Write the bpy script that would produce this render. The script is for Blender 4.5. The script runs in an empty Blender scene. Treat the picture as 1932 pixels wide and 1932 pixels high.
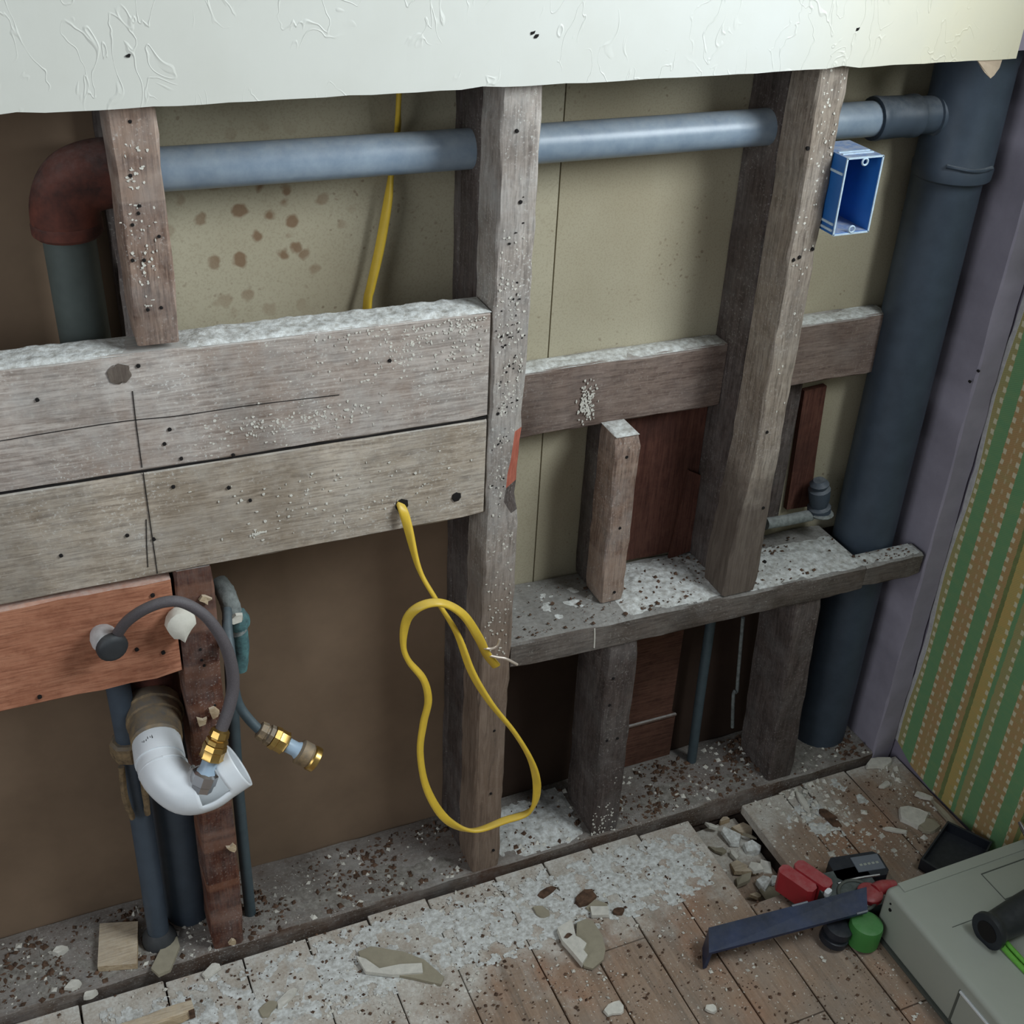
import bpy, bmesh, math, random
from mathutils import Vector, Matrix, noise
scene = bpy.context.scene
COL = scene.collection
def lin(c):
    c = c / 255.0
    return c / 12.92 if c <= 0.04045 else ((c + 0.055) / 1.055) ** 2.4
def rgb(r, g, b): return (lin(r), lin(g), lin(b), 1.0)

# ------------------------------------------------------------------ camera, sky, window light, added fill lamp, exposure
CAM = bpy.data.cameras.new('camera'); cam = bpy.data.objects.new('camera', CAM); COL.objects.link(cam)
CAM.sensor_width = 36.0; CAM.lens = 2299.67 * 36.0 / 1932.0; CAM.clip_start = 0.02
cam.matrix_world = Matrix([[0.918293, 0.17443, -0.355404, -0.554445], [-0.393309, 0.504509, -0.768622, -1.230438], [0.045234, 0.845604, 0.531891, 1.539932], [0.0, 0.0, 0.0, 1.0]])
scene.camera = cam
W = bpy.data.worlds.new('world'); scene.world = W; W.use_nodes = True
W.node_tree.nodes['Background'].inputs[0].default_value = (0.62, 0.68, 0.74, 1)
W.node_tree.nodes['Background'].inputs[1].default_value = 0.27
def area(name, loc, target, sx, sy, power, color):
    l = bpy.data.lights.new(name, 'AREA'); l.shape = 'RECTANGLE'; l.size = sx; l.size_y = sy; l.energy = power; l.color = color
    o = bpy.data.objects.new(name, l); COL.objects.link(o); o.location = loc
    o.rotation_euler = (Vector(target) - Vector(loc)).to_track_quat('-Z', 'Y').to_euler(); return o
area('window_daylight', (1.04, -0.90, 1.86), (-0.35, -0.08, 1.05), 0.84, 0.96, 54.0, (0.86, 0.94, 1.0))
area('side_fill_lamp', (-2.6, -1.5, 1.7), (0.6, -0.1, 0.9), 1.2, 1.3, 23.0, (0.88, 0.94, 1.0))  # unseen fill lamp, added to lift left-facing faces and the wallpaper
vs = scene.view_settings
vs.view_transform = 'Standard'; vs.look = 'None'; vs.gamma = 1.0; vs.exposure = 0.0; vs.use_curve_mapping = False

# ------------------------------------------------------------------ materials
MATS = {}
class NT:
    def __init__(self, name, rough=0.8, metal=0.0, spec=0.3):
        m = bpy.data.materials.new(name); m.use_nodes = True; self.m = m; self.t = m.node_tree
        self.b = self.t.nodes['Principled BSDF']; self.b.inputs['Roughness'].default_value = rough
        self.b.inputs['Metallic'].default_value = metal; self.b.inputs['Specular IOR Level'].default_value = spec
        tc = self.n('ShaderNodeTexCoord'); oi = self.n('ShaderNodeObjectInfo')
        a = self.n('ShaderNodeVectorMath'); a.operation = 'MULTIPLY_ADD'
        a.inputs[0].default_value = (1, 1, 1); a.inputs[1].default_value = (7.3, 5.1, 9.7)
        self.l(oi.outputs['Random'], a.inputs[0]); self.l(tc.outputs['Object'], a.inputs[2])
        self.co = a.outputs[0]; self.raw = tc.outputs['Object']
    def n(self, t): return self.t.nodes.new(t)
    def l(self, a, b): self.t.links.new(a, b)
    def map(self, scale, src=None):
        v = self.n('ShaderNodeVectorMath'); v.operation = 'MULTIPLY'; self.l(src or self.co, v.inputs[0]); v.inputs[1].default_value = scale; return v.outputs[0]
    def noise(self, vec, scale, detail=5, rough=0.6, dist=0.0):
        k = self.n('ShaderNodeTexNoise'); self.l(vec, k.inputs['Vector']); k.inputs['Scale'].default_value = scale
        k.inputs['Detail'].default_value = detail; k.inputs['Roughness'].default_value = rough; k.inputs['Distortion'].default_value = dist
        return k.outputs['Fac']
    def voronoi(self, vec, scale, feature='F1'):
        k = self.n('ShaderNodeTexVoronoi'); k.feature = feature; self.l(vec, k.inputs['Vector']); k.inputs['Scale'].default_value = scale; return k.outputs['Distance']
    def ramp(self, fac, stops, interp='LINEAR'):
        k = self.n('ShaderNodeValToRGB'); k.color_ramp.interpolation = interp; e = k.color_ramp.elements
        while len(e) < len(stops): e.new(0.5)
        for s, (p, c) in zip(e, stops):
            s.position = p; s.color = c if not isinstance(c, (int, float)) else (c, c, c, 1)
        self.l(fac, k.inputs[0]); return k.outputs[0]
    def mix(self, fac, a, b, mode='MIX'):
        k = self.n('ShaderNodeMix'); k.data_type = 'RGBA'; k.blend_type = mode
        for i, v in ((0, fac), (6, a), (7, b)):
            if isinstance(v, (int, float)): k.inputs[i].default_value = v
            elif isinstance(v, tuple): k.inputs[i].default_value = v
            else: self.l(v, k.inputs[i])
        return k.outputs[2]
    def math(self, op, a, b=0.0, c=None):
        k = self.n('ShaderNodeMath'); k.operation = op
        for i, v in enumerate((a, b) if c is None else (a, b, c)):
            if isinstance(v, (int, float)): k.inputs[i].default_value = v
            else: self.l(v, k.inputs[i])
        return k.outputs[0]
    def up(self, lo=0.55, hi=0.85):
        g = self.n('ShaderNodeNewGeometry'); s = self.n('ShaderNodeSeparateXYZ'); self.l(g.outputs['Normal'], s.inputs[0])
        return self.ramp(s.outputs[2], [(lo, 0), (hi, 1)])
    def xyz(self, src=None):
        s = self.n('ShaderNodeSeparateXYZ'); self.l(src or self.raw, s.inputs[0]); return s.outputs
    def color(self, c):
        if isinstance(c, tuple): self.b.inputs['Base Color'].default_value = c
        else: self.l(c, self.b.inputs['Base Color'])
    def bump(self, h, strength=0.3, dist=0.002):
        k = self.n('ShaderNodeBump'); k.inputs['Strength'].default_value = strength; k.inputs['Distance'].default_value = dist
        self.l(h, k.inputs['Height']); self.l(k.outputs[0], self.b.inputs['Normal'])

def wood(name, dark, mid, light, axis='z', flecks=0.0, dust=0.0, stain=None, stain_amt=0.5, scale=1.0, bars=0.0, bare=None):
    k = NT(name, 0.85, 0, 0.2)
    st = {'x': (0.07, 1, 1), 'y': (1, 0.07, 1), 'z': (1, 1, 0.07)}[axis]
    v = k.map(st)
    g1 = k.noise(v, 120 * scale, 6, 0.65, 1.4); g2 = k.noise(v, 420 * scale, 3, 0.6)
    c = k.ramp(g1, [(0.2, dark), (0.46, mid), (0.8, light)])
    c = k.mix(k.ramp(g2, [(0.36, 0.5), (0.52, 0.0)]), c, dark)
    bl = k.noise(k.co, 75, 5, 0.7)
    c = k.mix(k.ramp(bl, [(0.5, 0), (0.75, 0.5)]), c, light); c = k.mix(k.ramp(bl, [(0.25, 0.5), (0.45, 0)]), c, dark)
    big = k.noise(k.co, 9, 4, 0.6)
    c = k.mix(k.math('MULTIPLY', k.ramp(big, [(0.45, 0), (0.68, 1)]), stain_amt), c, stain or dark)
    if bars:      # old lath marks across the timber
        n = k.noise(k.map((0.05, 0.05, 1)), 26, 2, 0.4)
        c = k.mix(k.math('MULTIPLY', k.ramp(n, [(0.5, 0), (0.56, 1)]), bars), c, light)
    if flecks:
        f = k.ramp(k.noise(k.co, 300, 4, 0.65), [(0.585, 0), (0.65, 1)])
        area_ = k.ramp(k.noise(k.co, 11, 3, 0.6), [(0.40, 0.05), (0.62, 1)])
        c = k.mix(k.math('MULTIPLY', k.math('MULTIPLY', f, area_), flecks), c, rgb(205, 203, 196))
        film = k.ramp(k.noise(k.co, 17, 5, 0.7), [(0.42, 0), (0.75, 1)])
        c = k.mix(k.math('MULTIPLY', film, flecks * 0.5), c, rgb(182, 182, 178))
    if bare:      # lower length never plastered: bare brown timber, ragged limit
        zz = k.math('ADD', k.xyz()[2], k.math('MULTIPLY', k.math('SUBTRACT', k.noise(k.co, 25, 4), 0.5), 0.16))
        bc = k.ramp(g1, [(0.2, bare[2]), (0.5, bare[3]), (0.8, bare[4])])
        c = k.mix(k.ramp(zz, [(bare[0], 0.88), (bare[1], 0.0)]), c, bc)
    if dust:
        d = k.ramp(k.noise(k.co, 140, 5, 0.7), [(0.25, 1), (0.72, 0.35)])
        c = k.mix(k.math('MULTIPLY', k.math('MULTIPLY', k.up(), d), dust), c, rgb(196, 196, 190))
    k.color(c); k.bump(k.math('ADD', g1, k.math('MULTIPLY', g2, 0.5)), 0.35, 0.0015)
    return k.m
def plain(name, col, rough=0.5, metal=0.0, var=0.15, vscale=40, dust=0.0, bump=0.0, spec=0.4, col2=None):
    k = NT(name, rough, metal, spec)
    d = tuple(x * (1 - var) for x in col[:3]) + (1,)
    n = k.noise(k.co, vscale, 5, 0.65)
    c = k.ramp(n, [(0.3, col2 or d), (0.65, col)])
    if dust:
        c = k.mix(k.math('MULTIPLY', k.math('MULTIPLY', k.up(0.2, 0.95), k.ramp(k.noise(k.co, 90, 5, 0.7), [(0.3, 1), (0.7, 0.2)])), dust), c, rgb(190, 190, 186))
    k.color(c)
    if bump: k.bump(n, bump, 0.002)
    return k.m

M = {}
M['stud_rough'] = wood('rough_stud_wood', rgb(62, 49, 44), rgb(131, 108, 94), rgb(170, 148, 131), 'z', 0.55, 0.5, rgb(93, 73, 65), 0.5, 1, 0.35)
M['stud_grey'] = wood('grey_stud_wood', rgb(93, 86, 81), rgb(151, 142, 133), rgb(188, 178, 169), 'z', 1.0, 0.6, rgb(115, 103, 94), 0.4, bare=(0.42, 0.68, rgb(74, 60, 50), rgb(118, 98, 82), rgb(142, 124, 108)))
M['stud_tan'] = wood('tan_stud_wood', rgb(75, 65, 56), rgb(138, 125, 112), rgb(169, 157, 142), 'z', 0.35, 0.6, rgb(94, 82, 73), 0.4, bare=(0.16, 0.22, rgb(70, 60, 52), rgb(92, 82, 74), rgb(112, 102, 92)))
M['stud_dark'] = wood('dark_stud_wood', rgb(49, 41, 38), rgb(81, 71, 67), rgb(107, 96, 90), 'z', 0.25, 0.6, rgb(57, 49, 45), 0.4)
M['stud_red'] = wood('reddish_stud_wood', rgb(45, 25, 19), rgb(88, 53, 41), rgb(119, 81, 62), 'z', 0.35, 0.5, rgb(55, 31, 24), 0.6, 1, 0.7)
M['split_red'] = wood('fresh_split_wood', rgb(120, 62, 48), rgb(176, 100, 82), rgb(196, 122, 100), 'z')
M['board'] = wood('weathered_board_wood', rgb(103, 92, 84), rgb(162, 150, 140), rgb(202, 192, 182), 'x', 0.9, 0.7, rgb(155, 132, 115), 0.5)
M['board_low'] = wood('weathered_brown_board_wood', rgb(98, 86, 75), rgb(164, 151, 134), rgb(195, 182, 166), 'x', 0.6, 0.7, rgb(120, 104, 84), 0.5)
M['orange'] = wood('orange_board_wood', rgb(112, 67, 49), rgb(174, 117, 90), rgb(200, 145, 115), 'x', 0.0, 0.5, rgb(132, 81, 58), 0.4)
M['block'] = wood('block_wood', rgb(78, 63, 56), rgb(124, 107, 97), rgb(148, 130, 118), 'x', 0.2, 0.8, rgb(91, 75, 68), 0.5)
M['shelf'] = wood('shelf_wood', rgb(54, 47, 42), rgb(94, 85, 78), rgb(116, 106, 98), 'x', 0.25, 0.55, rgb(69, 60, 53), 0.5)
M['sole'] = wood('sole_wood', rgb(58, 48, 42), rgb(92, 78, 67), rgb(120, 108, 98), 'x', 0.55, 0.32, rgb(84, 58, 44), 0.75)
M['cavity_red'] = wood('red_cavity_wood', rgb(60, 36, 31), rgb(94, 60, 50), rgb(113, 78, 65), 'z', 0, 0, rgb(61, 40, 35), 0.6)
M['cavity_brown'] = wood('brown_cavity_wood', rgb(60, 40, 32), rgb(104, 72, 60), rgb(120, 88, 72), 'x', 0, 0)
M['pale_wood'] = wood('pale_scrap_wood', rgb(140, 116, 88), rgb(188, 166, 134), rgb(208, 190, 160), 'x', 0.2, 0.3)
M['dust'] = plain('plaster_dust', rgb(222, 224, 220), 0.95, 0, 0.3, 120, 0, 0.8, 0.1, rgb(160, 156, 147))
M['dust_grey_shaded'] = plain('grey_shaded_dust', rgb(150, 146, 138), 0.95, 0, 0.3, 120, 0, 0.8, 0.1, rgb(108, 102, 94))  # dust copy darkened to paint in the shade on the floor plate
M['plaster'] = plain('broken_plaster', rgb(214, 210, 198), 0.9, 0, 0.2, 90, 0, 0.5, 0.1)
M['plaster_grey'] = plain('grey_plaster_paper', rgb(158, 150, 130), 0.9, 0, 0.15, 60, 0, 0.2, 0.1)
M['debris_brown'] = plain('brown_debris', rgb(108, 84, 68), 0.9, 0, 0.4, 90, 0, 0.4, 0.1, rgb(60, 48, 40))
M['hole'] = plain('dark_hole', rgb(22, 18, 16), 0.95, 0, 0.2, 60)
M['pipe'] = plain('grey_drain_pipe', rgb(142, 156, 168), 0.36, 0.0, 0.2, 30, 0.4, 0.05, 0.5, rgb(116, 132, 148))
M['pipe_dark'] = plain('dark_cast_pipe', rgb(68, 79, 91), 0.5, 0, 0.25, 30, 0.3, 0.1)
M['pipe_drop'] = plain('dull_green_grey_pipe', rgb(84, 92, 88), 0.55, 0, 0.2, 30, 0.2, 0.05)
M['rust'] = plain('rusty_iron', rgb(112, 63, 51), 0.8, 0, 0.4, 22, 0.2, 0.4, 0.3, rgb(36, 32, 31))
M['copper'] = plain('aged_copper_pipe', rgb(78, 92, 98), 0.5, 0.2, 0.2, 60, 0.2, 0.1)
M['verdigris'] = plain('verdigris', rgb(91, 132, 132), 0.8, 0, 0.3, 90, 0.2, 0.3, 0.3, rgb(57, 71, 75))
M['cement'] = plain('crusted_fitting', rgb(140, 146, 142), 0.85, 0, 0.3, 110, 0.3, 0.5, 0.2, rgb(96, 100, 98))
M['brass'] = plain('brass', rgb(196, 160, 92), 0.32, 0.9, 0.25, 60, 0.0, 0.05, 0.5)
M['brass_old'] = plain('tarnished_brass', rgb(150, 128, 96), 0.65, 0.35, 0.35, 90, 0.3, 0.3, 0.4, rgb(92, 78, 62))
M['chrome'] = plain('chromed_metal', rgb(190, 190, 192), 0.25, 0.9, 0.15, 60)
M['hose'] = plain('grey_braided_hose', rgb(92, 86, 88), 0.6, 0, 0.25, 700, 0.1, 0.3)
M['pvc'] = plain('white_pvc', rgb(224, 228, 230), 0.35, 0, 0.06, 40, 0.0, 0.0, 0.5)
M['pvc_blue'] = plain('pale_blue_plastic', rgb(160, 180, 196), 0.4, 0, 0.06, 40)
M['rubber'] = plain('black_rubber', rgb(52, 54, 56), 0.6, 0, 0.2, 60, 0.1)
M['white_lump'] = plain('white_sealant', rgb(222, 218, 204), 0.8, 0, 0.1, 60, 0, 0.4, 0.2)
M['yellow'] = plain('yellow_cable_sheath', rgb(222, 186, 62), 0.42, 0, 0.12, 50, 0.15, 0.02)
M['wire'] = plain('bare_wire', rgb(214, 200, 184), 0.4, 0.5, 0.1, 50)
M['blue'] = plain('blue_plastic', rgb(44, 108, 180), 0.42, 0, 0.15, 30, 0.85, 0.0, 0.5)
M['blue_light'] = plain('scuffed_blue_plastic_edge', rgb(196, 216, 230), 0.5, 0, 0.25, 160)
M['tan'] = None
M['case'] = plain('grey_beige_plastic', rgb(162, 166, 155), 0.55, 0, 0.06, 14, 0.0, 0.0, 0.4)
M['case_dark'] = plain('case_groove', rgb(84, 88, 82), 0.6, 0, 0.1, 20)
M['black'] = plain('black_plastic', rgb(34, 38, 46), 0.4, 0, 0.2, 30, 0.05)
M['navy'] = plain('navy_painted_steel', rgb(34, 48, 79), 0.4, 0.0, 0.3, 12, 0.06, 0.05, 0.5, rgb(30, 34, 41))
M['greenblack'] = plain('dark_green_plastic', rgb(56, 68, 66), 0.5, 0, 0.2, 30, 0.2)
M['green'] = plain('bright_green_plastic', rgb(66, 130, 62), 0.45, 0, 0.15, 30, 0.1)
M['lime'] = plain('lime_green_cord', rgb(110, 180, 70), 0.5, 0, 0.2, 200)
M['red'] = plain('red_plastic', rgb(164, 44, 50), 0.42, 0, 0.15, 40, 0.2)
M['teal'] = plain('teal_plastic', rgb(48, 84, 86), 0.4, 0, 0.15, 40)
M['label'] = plain('grey_label', rgb(110, 116, 124), 0.5, 0, 0.1, 60)
M['paper'] = plain('torn_brown_paper', rgb(178, 160, 138), 0.9, 0, 0.15, 60)
M['scuffed'] = plain('pale_torn_edge', rgb(196, 194, 192), 0.9, 0, 0.25, 120)
M['subfloor'] = plain('dark_subfloor', rgb(60, 48, 40), 0.95, 0, 0.3, 30)
def m_tan():
    k = NT('tan_hardboard', 0.8, 0, 0.25)
    c = k.ramp(k.noise(k.co, 5, 3, 0.5), [(0.3, rgb(166, 156, 131)), (0.7, rgb(182, 174, 150))])
    c = k.mix(k.ramp(k.noise(k.co, 420, 2, 0.6), [(0.5, 0), (0.62, 0.18)]), c, rgb(120, 104, 82))
    w = k.n('ShaderNodeVectorMath'); w.operation = 'ADD'
    nz = k.n('ShaderNodeTexNoise'); nz.inputs['Scale'].default_value = 60; k.l(k.raw, nz.inputs['Vector'])
    k.l(k.map((0.012, 0.012, 0.012), nz.outputs['Color']), w.inputs[0]); k.l(k.raw, w.inputs[1])
    spots = k.voronoi(w.outputs[0], 34)
    sm = k.ramp(spots, [(0.24, 1), (0.34, 0)])
    s = k.n('ShaderNodeVectorMath'); s.operation = 'DISTANCE'; k.l(k.raw, s.inputs[0]); s.inputs[1].default_value = (-0.2629, 0.0000, 1.0528)
    msk = k.ramp(s.outputs['Value'], [(0.05, 0.8), (0.13, 0.0)])
    c = k.mix(k.math('MULTIPLY', sm, msk), c, rgb(118, 88, 62))
    sm2 = k.ramp(k.voronoi(w.outputs[0], 90), [(0.13, 1), (0.2, 0)])
    c = k.mix(k.math('MULTIPLY', sm2, k.ramp(k.noise(k.raw, 7, 2), [(0.5, 0), (0.62, 0.5)])), c, rgb(104, 82, 62))
    k.color(c); k.bump(k.noise(k.co, 300, 2), 0.1, 0.001); return k.m
M['tan'] = m_tan()
M['tan_brown_shaded'] = plain('brown_and_shaded_hardboard', rgb(139, 117, 96), 0.85, 0, 0.22, 6, 0, 0.03, 0.2)  # brown sheet at far left; on the lower sheet it paints in dimmer light
M['hardboard_shaded'] = plain('shaded_hardboard', rgb(69, 54, 45), 0.9, 0, 0.25, 8, 0, 0.05, 0.2)  # hardboard darkened to paint in the shade under the shelf
def m_paint():
    k = NT('cream_white_wall_paint', 0.5, 0, 0.35)
    x = k.xyz()[0]
    base = k.ramp(k.math('MULTIPLY_ADD', x, 0.8, 0.3), [(0.0, rgb(206, 206, 196)), (0.55, rgb(206, 207, 200)), (0.75, rgb(208, 202, 178)), (0.95, rgb(206, 198, 170))])
    c = k.mix(k.ramp(k.noise(k.co, 14, 4), [(0.4, 0), (0.75, 0.3)]), base, rgb(194, 193, 182))
    h1 = k.noise(k.map((1, 1, 0.6)), 34, 2, 0.45, 0.8)
    ridge = k.ramp(h1, [(0.482, 0), (0.5, 1), (0.518, 0)])
    msk = k.ramp(k.noise(k.co, 11, 2), [(0.46, 0), (0.56, 1)])
    h = k.math('ADD', k.math('MULTIPLY', ridge, msk), k.math('MULTIPLY', k.noise(k.map((1, 1, 0.12)), 90, 2), 0.12))
    k.color(c); k.bump(h, 0.34, 0.002); return k.m
M['paint'] = m_paint()
M['plasterwall'] = plain('bare_mauve_grey_plaster', rgb(142, 134, 148), 0.85, 0, 0.12, 18, 0, 0.25)
M['endstud'] = plain('mauve_grey_end_stud', rgb(158, 152, 164), 0.85, 0, 0.2, 14, 0, 0.2, 0.2)
def m_wallpaper():
    k = NT('green_gold_striped_wallpaper', 0.75, 0, 0.25)
    o = k.xyz(); y, z = o[1], o[2]
    P = 0.166
    wob = k.math('MULTIPLY', k.math('SUBTRACT', k.noise(k.map((1, 0.4, 1), k.raw), 130, 2), 0.5), 0.004)
    t = k.math('FRACT', k.math('DIVIDE', k.math('ADD', k.math('MULTIPLY', y, -1.0), wob), P))
    G1, G2, B1, B2 = rgb(118, 164, 116), rgb(150, 174, 116), rgb(204, 176, 108), rgb(192, 156, 108)
    def s(d): return d / P
    c = k.ramp(t, [(0.0, rgb(176, 164, 112)), (s(0.019), G1), (s(0.045), B2), (s(0.083), G1), (s(0.109), B2), (s(0.125), rgb(126, 136, 86)), (s(0.133), B1), (s(0.157), G1)], 'CONSTANT')
    c2 = k.mix(k.ramp(k.noise(k.map((1, 1, 3), k.raw), 26, 3), [(0.4, 0), (0.7, 0.55)]), c, k.mix(0.5, c, G2))
    weave = k.ramp(k.math('FRACT', k.math('MULTIPLY', k.math('ADD', z, k.math('MULTIPLY', y, 0.35)), 330.0)), [(0.25, 0.82), (0.6, 1.0)])
    c2 = k.mix(1.0, c2, weave, 'MULTIPLY')
    beads = k.ramp(t, [(0.0, 0), (s(0.0120), 1), (s(0.0185), 0), (s(0.0455), 1), (s(0.0525), 0), (s(0.0635), 0.45), (s(0.067), 0), (s(0.0755), 1), (s(0.0825), 0), (s(0.1095), 1), (s(0.116), 0), (s(0.150), 1), (s(0.1565), 0)], 'CONSTANT')
    row = k.math('FLOOR', k.math('MULTIPLY', y, 47.0))
    zz = k.math('ADD', k.math('MULTIPLY', z, 56.0), k.math('MULTIPLY', k.math('SINE', k.math('MULTIPLY', row, 2.4)), 0.5))
    dash = k.ramp(k.math('FRACT', zz), [(0.42, 0), (0.5, 1), (0.9, 1), (0.98, 0)])
    bm = k.math('MULTIPLY', k.math('MULTIPLY', beads, dash), 0.75)
    c3 = k.mix(bm, c2, rgb(226, 222, 192))
    k.color(c3); k.bump(k.math('ADD', weave, bm), 0.3, 0.0015); return k.m
M['wallpaper'] = m_wallpaper()
def m_floor():
    k = NT('dusty_floor_boards', 0.8, 0, 0.25)
    o = k.xyz(); x, y = o[0], o[1]
    v = k.map((1, 0.06, 1))
    g = k.noise(v, 110, 6, 0.65, 0.5)
    c = k.ramp(g, [(0.25, rgb(96, 78, 62)), (0.5, rgb(140, 114, 92)), (0.75, rgb(162, 136, 112))])
    c = k.mix(k.ramp(k.noise(k.raw, 6, 4, 0.6), [(0.45, 0), (0.7, 0.7)]), c, rgb(128, 116, 104))
    c = k.mix(k.ramp(k.noise(k.map((1, 0.5, 1), k.raw), 5, 4, 0.7), [(0.54, 0), (0.7, 0.6)]), c, rgb(156, 104, 68))
    # settled plaster dust: thick along the wall and to the left, thinning out into the room
    e = k.math('ADD', k.math('MULTIPLY', y, 3.9), k.math('MULTIPLY', x, -0.75))
    e = k.math('ADD', e, k.math('MULTIPLY', k.math('SUBTRACT', k.noise(k.raw, 7, 5, 0.65), 0.5), 2.0))
    dm = k.ramp(k.math('ADD', e, 1.15), [(0.2, 0.15), (0.62, 0.92)])
    fine = k.ramp(k.noise(k.raw, 190, 5, 0.75), [(0.3, 1), (0.68, 0.45)])
    c = k.mix(k.math('MULTIPLY', dm, fine), c, k.ramp(k.noise(k.raw, 30, 4), [(0.35, rgb(190, 184, 172)), (0.65, rgb(220, 220, 212))]))
    sp = k.ramp(k.noise(k.raw, 330, 2, 0.5), [(0.66, 0), (0.7, 0.8)])
    c = k.mix(k.math('MULTIPLY', sp, k.ramp(k.noise(k.raw, 9, 3), [(0.42, 0), (0.6, 1)])), c, rgb(66, 52, 42))
    sp2 = k.ramp(k.noise(k.map((1, 1, 1)), 240, 2, 0.5), [(0.67, 0), (0.7, 0.9)])
    c = k.mix(k.math('MULTIPLY', sp2, 0.6), c, rgb(220, 218, 208))
    k.color(c); k.bump(k.math('ADD', g, k.noise(k.raw, 200, 4)), 0.35, 0.0015); return k.m
M['floor'] = m_floor()

# ------------------------------------------------------------------ mesh building
WO = {}
def catmull(pts, k=6):
    P = [Vector(p) for p in pts]; out = []
    for i in range(len(P) - 1):
        a, b, c, d = P[max(i - 1, 0)], P[i], P[i + 1], P[min(i + 2, len(P) - 1)]
        for j in range(k):
            t = j / k
            out.append(0.5 * ((2 * b) + (c - a) * t + (2 * a - 5 * b + 4 * c - d) * t * t + (3 * b - a - 3 * c + d) * t ** 3))
    out.append(P[-1]); return out
class MB:
    def __init__(self): self.v = []; self.f = []; self.mi = []; self.slot = 0
    def face(self, idx, slot=None): self.f.append(tuple(idx)); self.mi.append(self.slot if slot is None else slot)
    def rings(self, rings, cap0=True, cap1=True, slotf=None, skip=None, closed=True):
        b = len(self.v); n = len(rings[0])
        for r in rings: self.v.extend([tuple(p) for p in r])
        for i in range(len(rings) - 1):
            for j in range(n if closed else n - 1):
                if skip and skip(i, j): continue
                k = (j + 1) % n
                self.face((b + i * n + j, b + i * n + k, b + (i + 1) * n + k, b + (i + 1) * n + j), slotf(i, j) if slotf else None)
        if cap0: self.face([b + j for j in range(n)][::-1])
        if cap1: self.face([b + (len(rings) - 1) * n + j for j in range(n)])
    def beam(self, axis, a0, a1, u0, u1, v0, v1, n=10, jit=0.0010, bev=0.0025, seed=0, mod=None, lean=(0, 0), slotf=None):
        R = random.Random(seed); rs = []
        for i in range(n + 1):
            t = i / n; a = a0 + (a1 - a0) * t
            du, dv = lean[0] * t, lean[1] * t; b = bev
            U0, U1, V0, V1 = u0 + du, u1 + du, v0 + dv, v1 + dv
            if i in (0, n): U0 += bev * .5; U1 -= bev * .5; V0 += bev * .5; V1 -= bev * .5
            pts = [(U0 + b, V0), (U1 - b, V0), (U1, V0 + b), (U1, V1 - b), (U1 - b, V1), (U0 + b, V1), (U0, V1 - b), (U0, V0 + b)]
            if mod: pts = mod(a, pts)
            pts = [(p[0] + R.uniform(-jit, jit), p[1] + R.uniform(-jit, jit)) for p in pts]
            if axis == 'x': rs.append([(a, p[0], p[1]) for p in pts])
            elif axis == 'y': rs.append([(p[0], a, p[1]) for p in pts])
            else: rs.append([(p[0], p[1], a) for p in pts])
        self.rings(rs, slotf=slotf)
    def box(self, x0, x1, y0, y1, z0, z1, bev=0.0, rot=0.0, piv=None):
        if bev:
            b = len(self.v); self.beam('z', z0, z1, x0, x1, y0, y1, 1, 0, bev)
            # soften both ends
            pass
        else:
            b = len(self.v)
            for z in (z0, z1): self.v.extend([(x0, y0, z), (x1, y0, z), (x1, y1, z), (x0, y1, z)])
            for q in ((0, 3, 2, 1), (4, 5, 6, 7), (0, 1, 5, 4), (1, 2, 6, 5), (2, 3, 7, 6), (3, 0, 4, 7)): self.face([b + i for i in q])
        if rot: self.rot(b, rot, piv or ((x0 + x1) / 2, (y0 + y1) / 2))
    def rot(self, b, ang, piv):
        c, s = math.cos(ang), math.sin(ang)
        for i in range(b, len(self.v)):
            x, y, z = self.v[i]; x -= piv[0]; y -= piv[1]; self.v[i] = (piv[0] + c * x - s * y, piv[1] + s * x + c * y, z)
    def hexa(self, quad_bottom, quad_top):
        b = len(self.v); self.v.extend(list(quad_bottom) + list(quad_top))
        for q in ((0, 3, 2, 1), (4, 5, 6, 7), (0, 1, 5, 4), (1, 2, 6, 5), (2, 3, 7, 6), (3, 0, 4, 7)): self.face([b + i for i in q])
    def tube(self, pts, r, n=14, k=6, flat=None, twist=None, cap=True, skip=None, up=(0, 0, 1), jit=0, seed=0):
        P = catmull(pts, k) if k > 1 else [Vector(p) for p in pts]; N = len(P); rs = []; R = random.Random(seed)
        T = [(P[min(i + 1, N - 1)] - P[max(i - 1, 0)]).normalized() for i in range(N)]
        u = Vector(up)
        if abs(u.dot(T[0])) > 0.95: u = Vector((0, 1, 0)) if abs(T[0].y) < 0.9 else Vector((1, 0, 0))
        u = (u - T[0] * u.dot(T[0])).normalized()
        for i in range(N):
            u = (u - T[i] * u.dot(T[i])).normalized(); w = T[i].cross(u)
            t = i / (N - 1)
            rr = r(t) if callable(r) else r
            rv = rr * (flat if flat else 1.0)
            a0 = twist(t) if twist else 0.0
            ring = []
            for j in range(n):
                a = 2 * math.pi * j / n; cx, cy = rr * math.cos(a), rv * math.sin(a)
                if flat: # rounded strap section
                    cx = rr * math.copysign(abs(math.cos(a)) ** 0.7, math.cos(a)); cy = rv * math.copysign(abs(math.sin(a)) ** 0.7, math.sin(a))
                x, y = cx * math.cos(a0) - cy * math.sin(a0), cx * math.sin(a0) + cy * math.cos(a0)
                q = 1 + (R.uniform(-jit, jit) if jit else 0)
                ring.append(P[i] + u * x * q + w * y * q)
            rs.append(ring)
        self.rings(rs, cap, cap, skip=skip)
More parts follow.
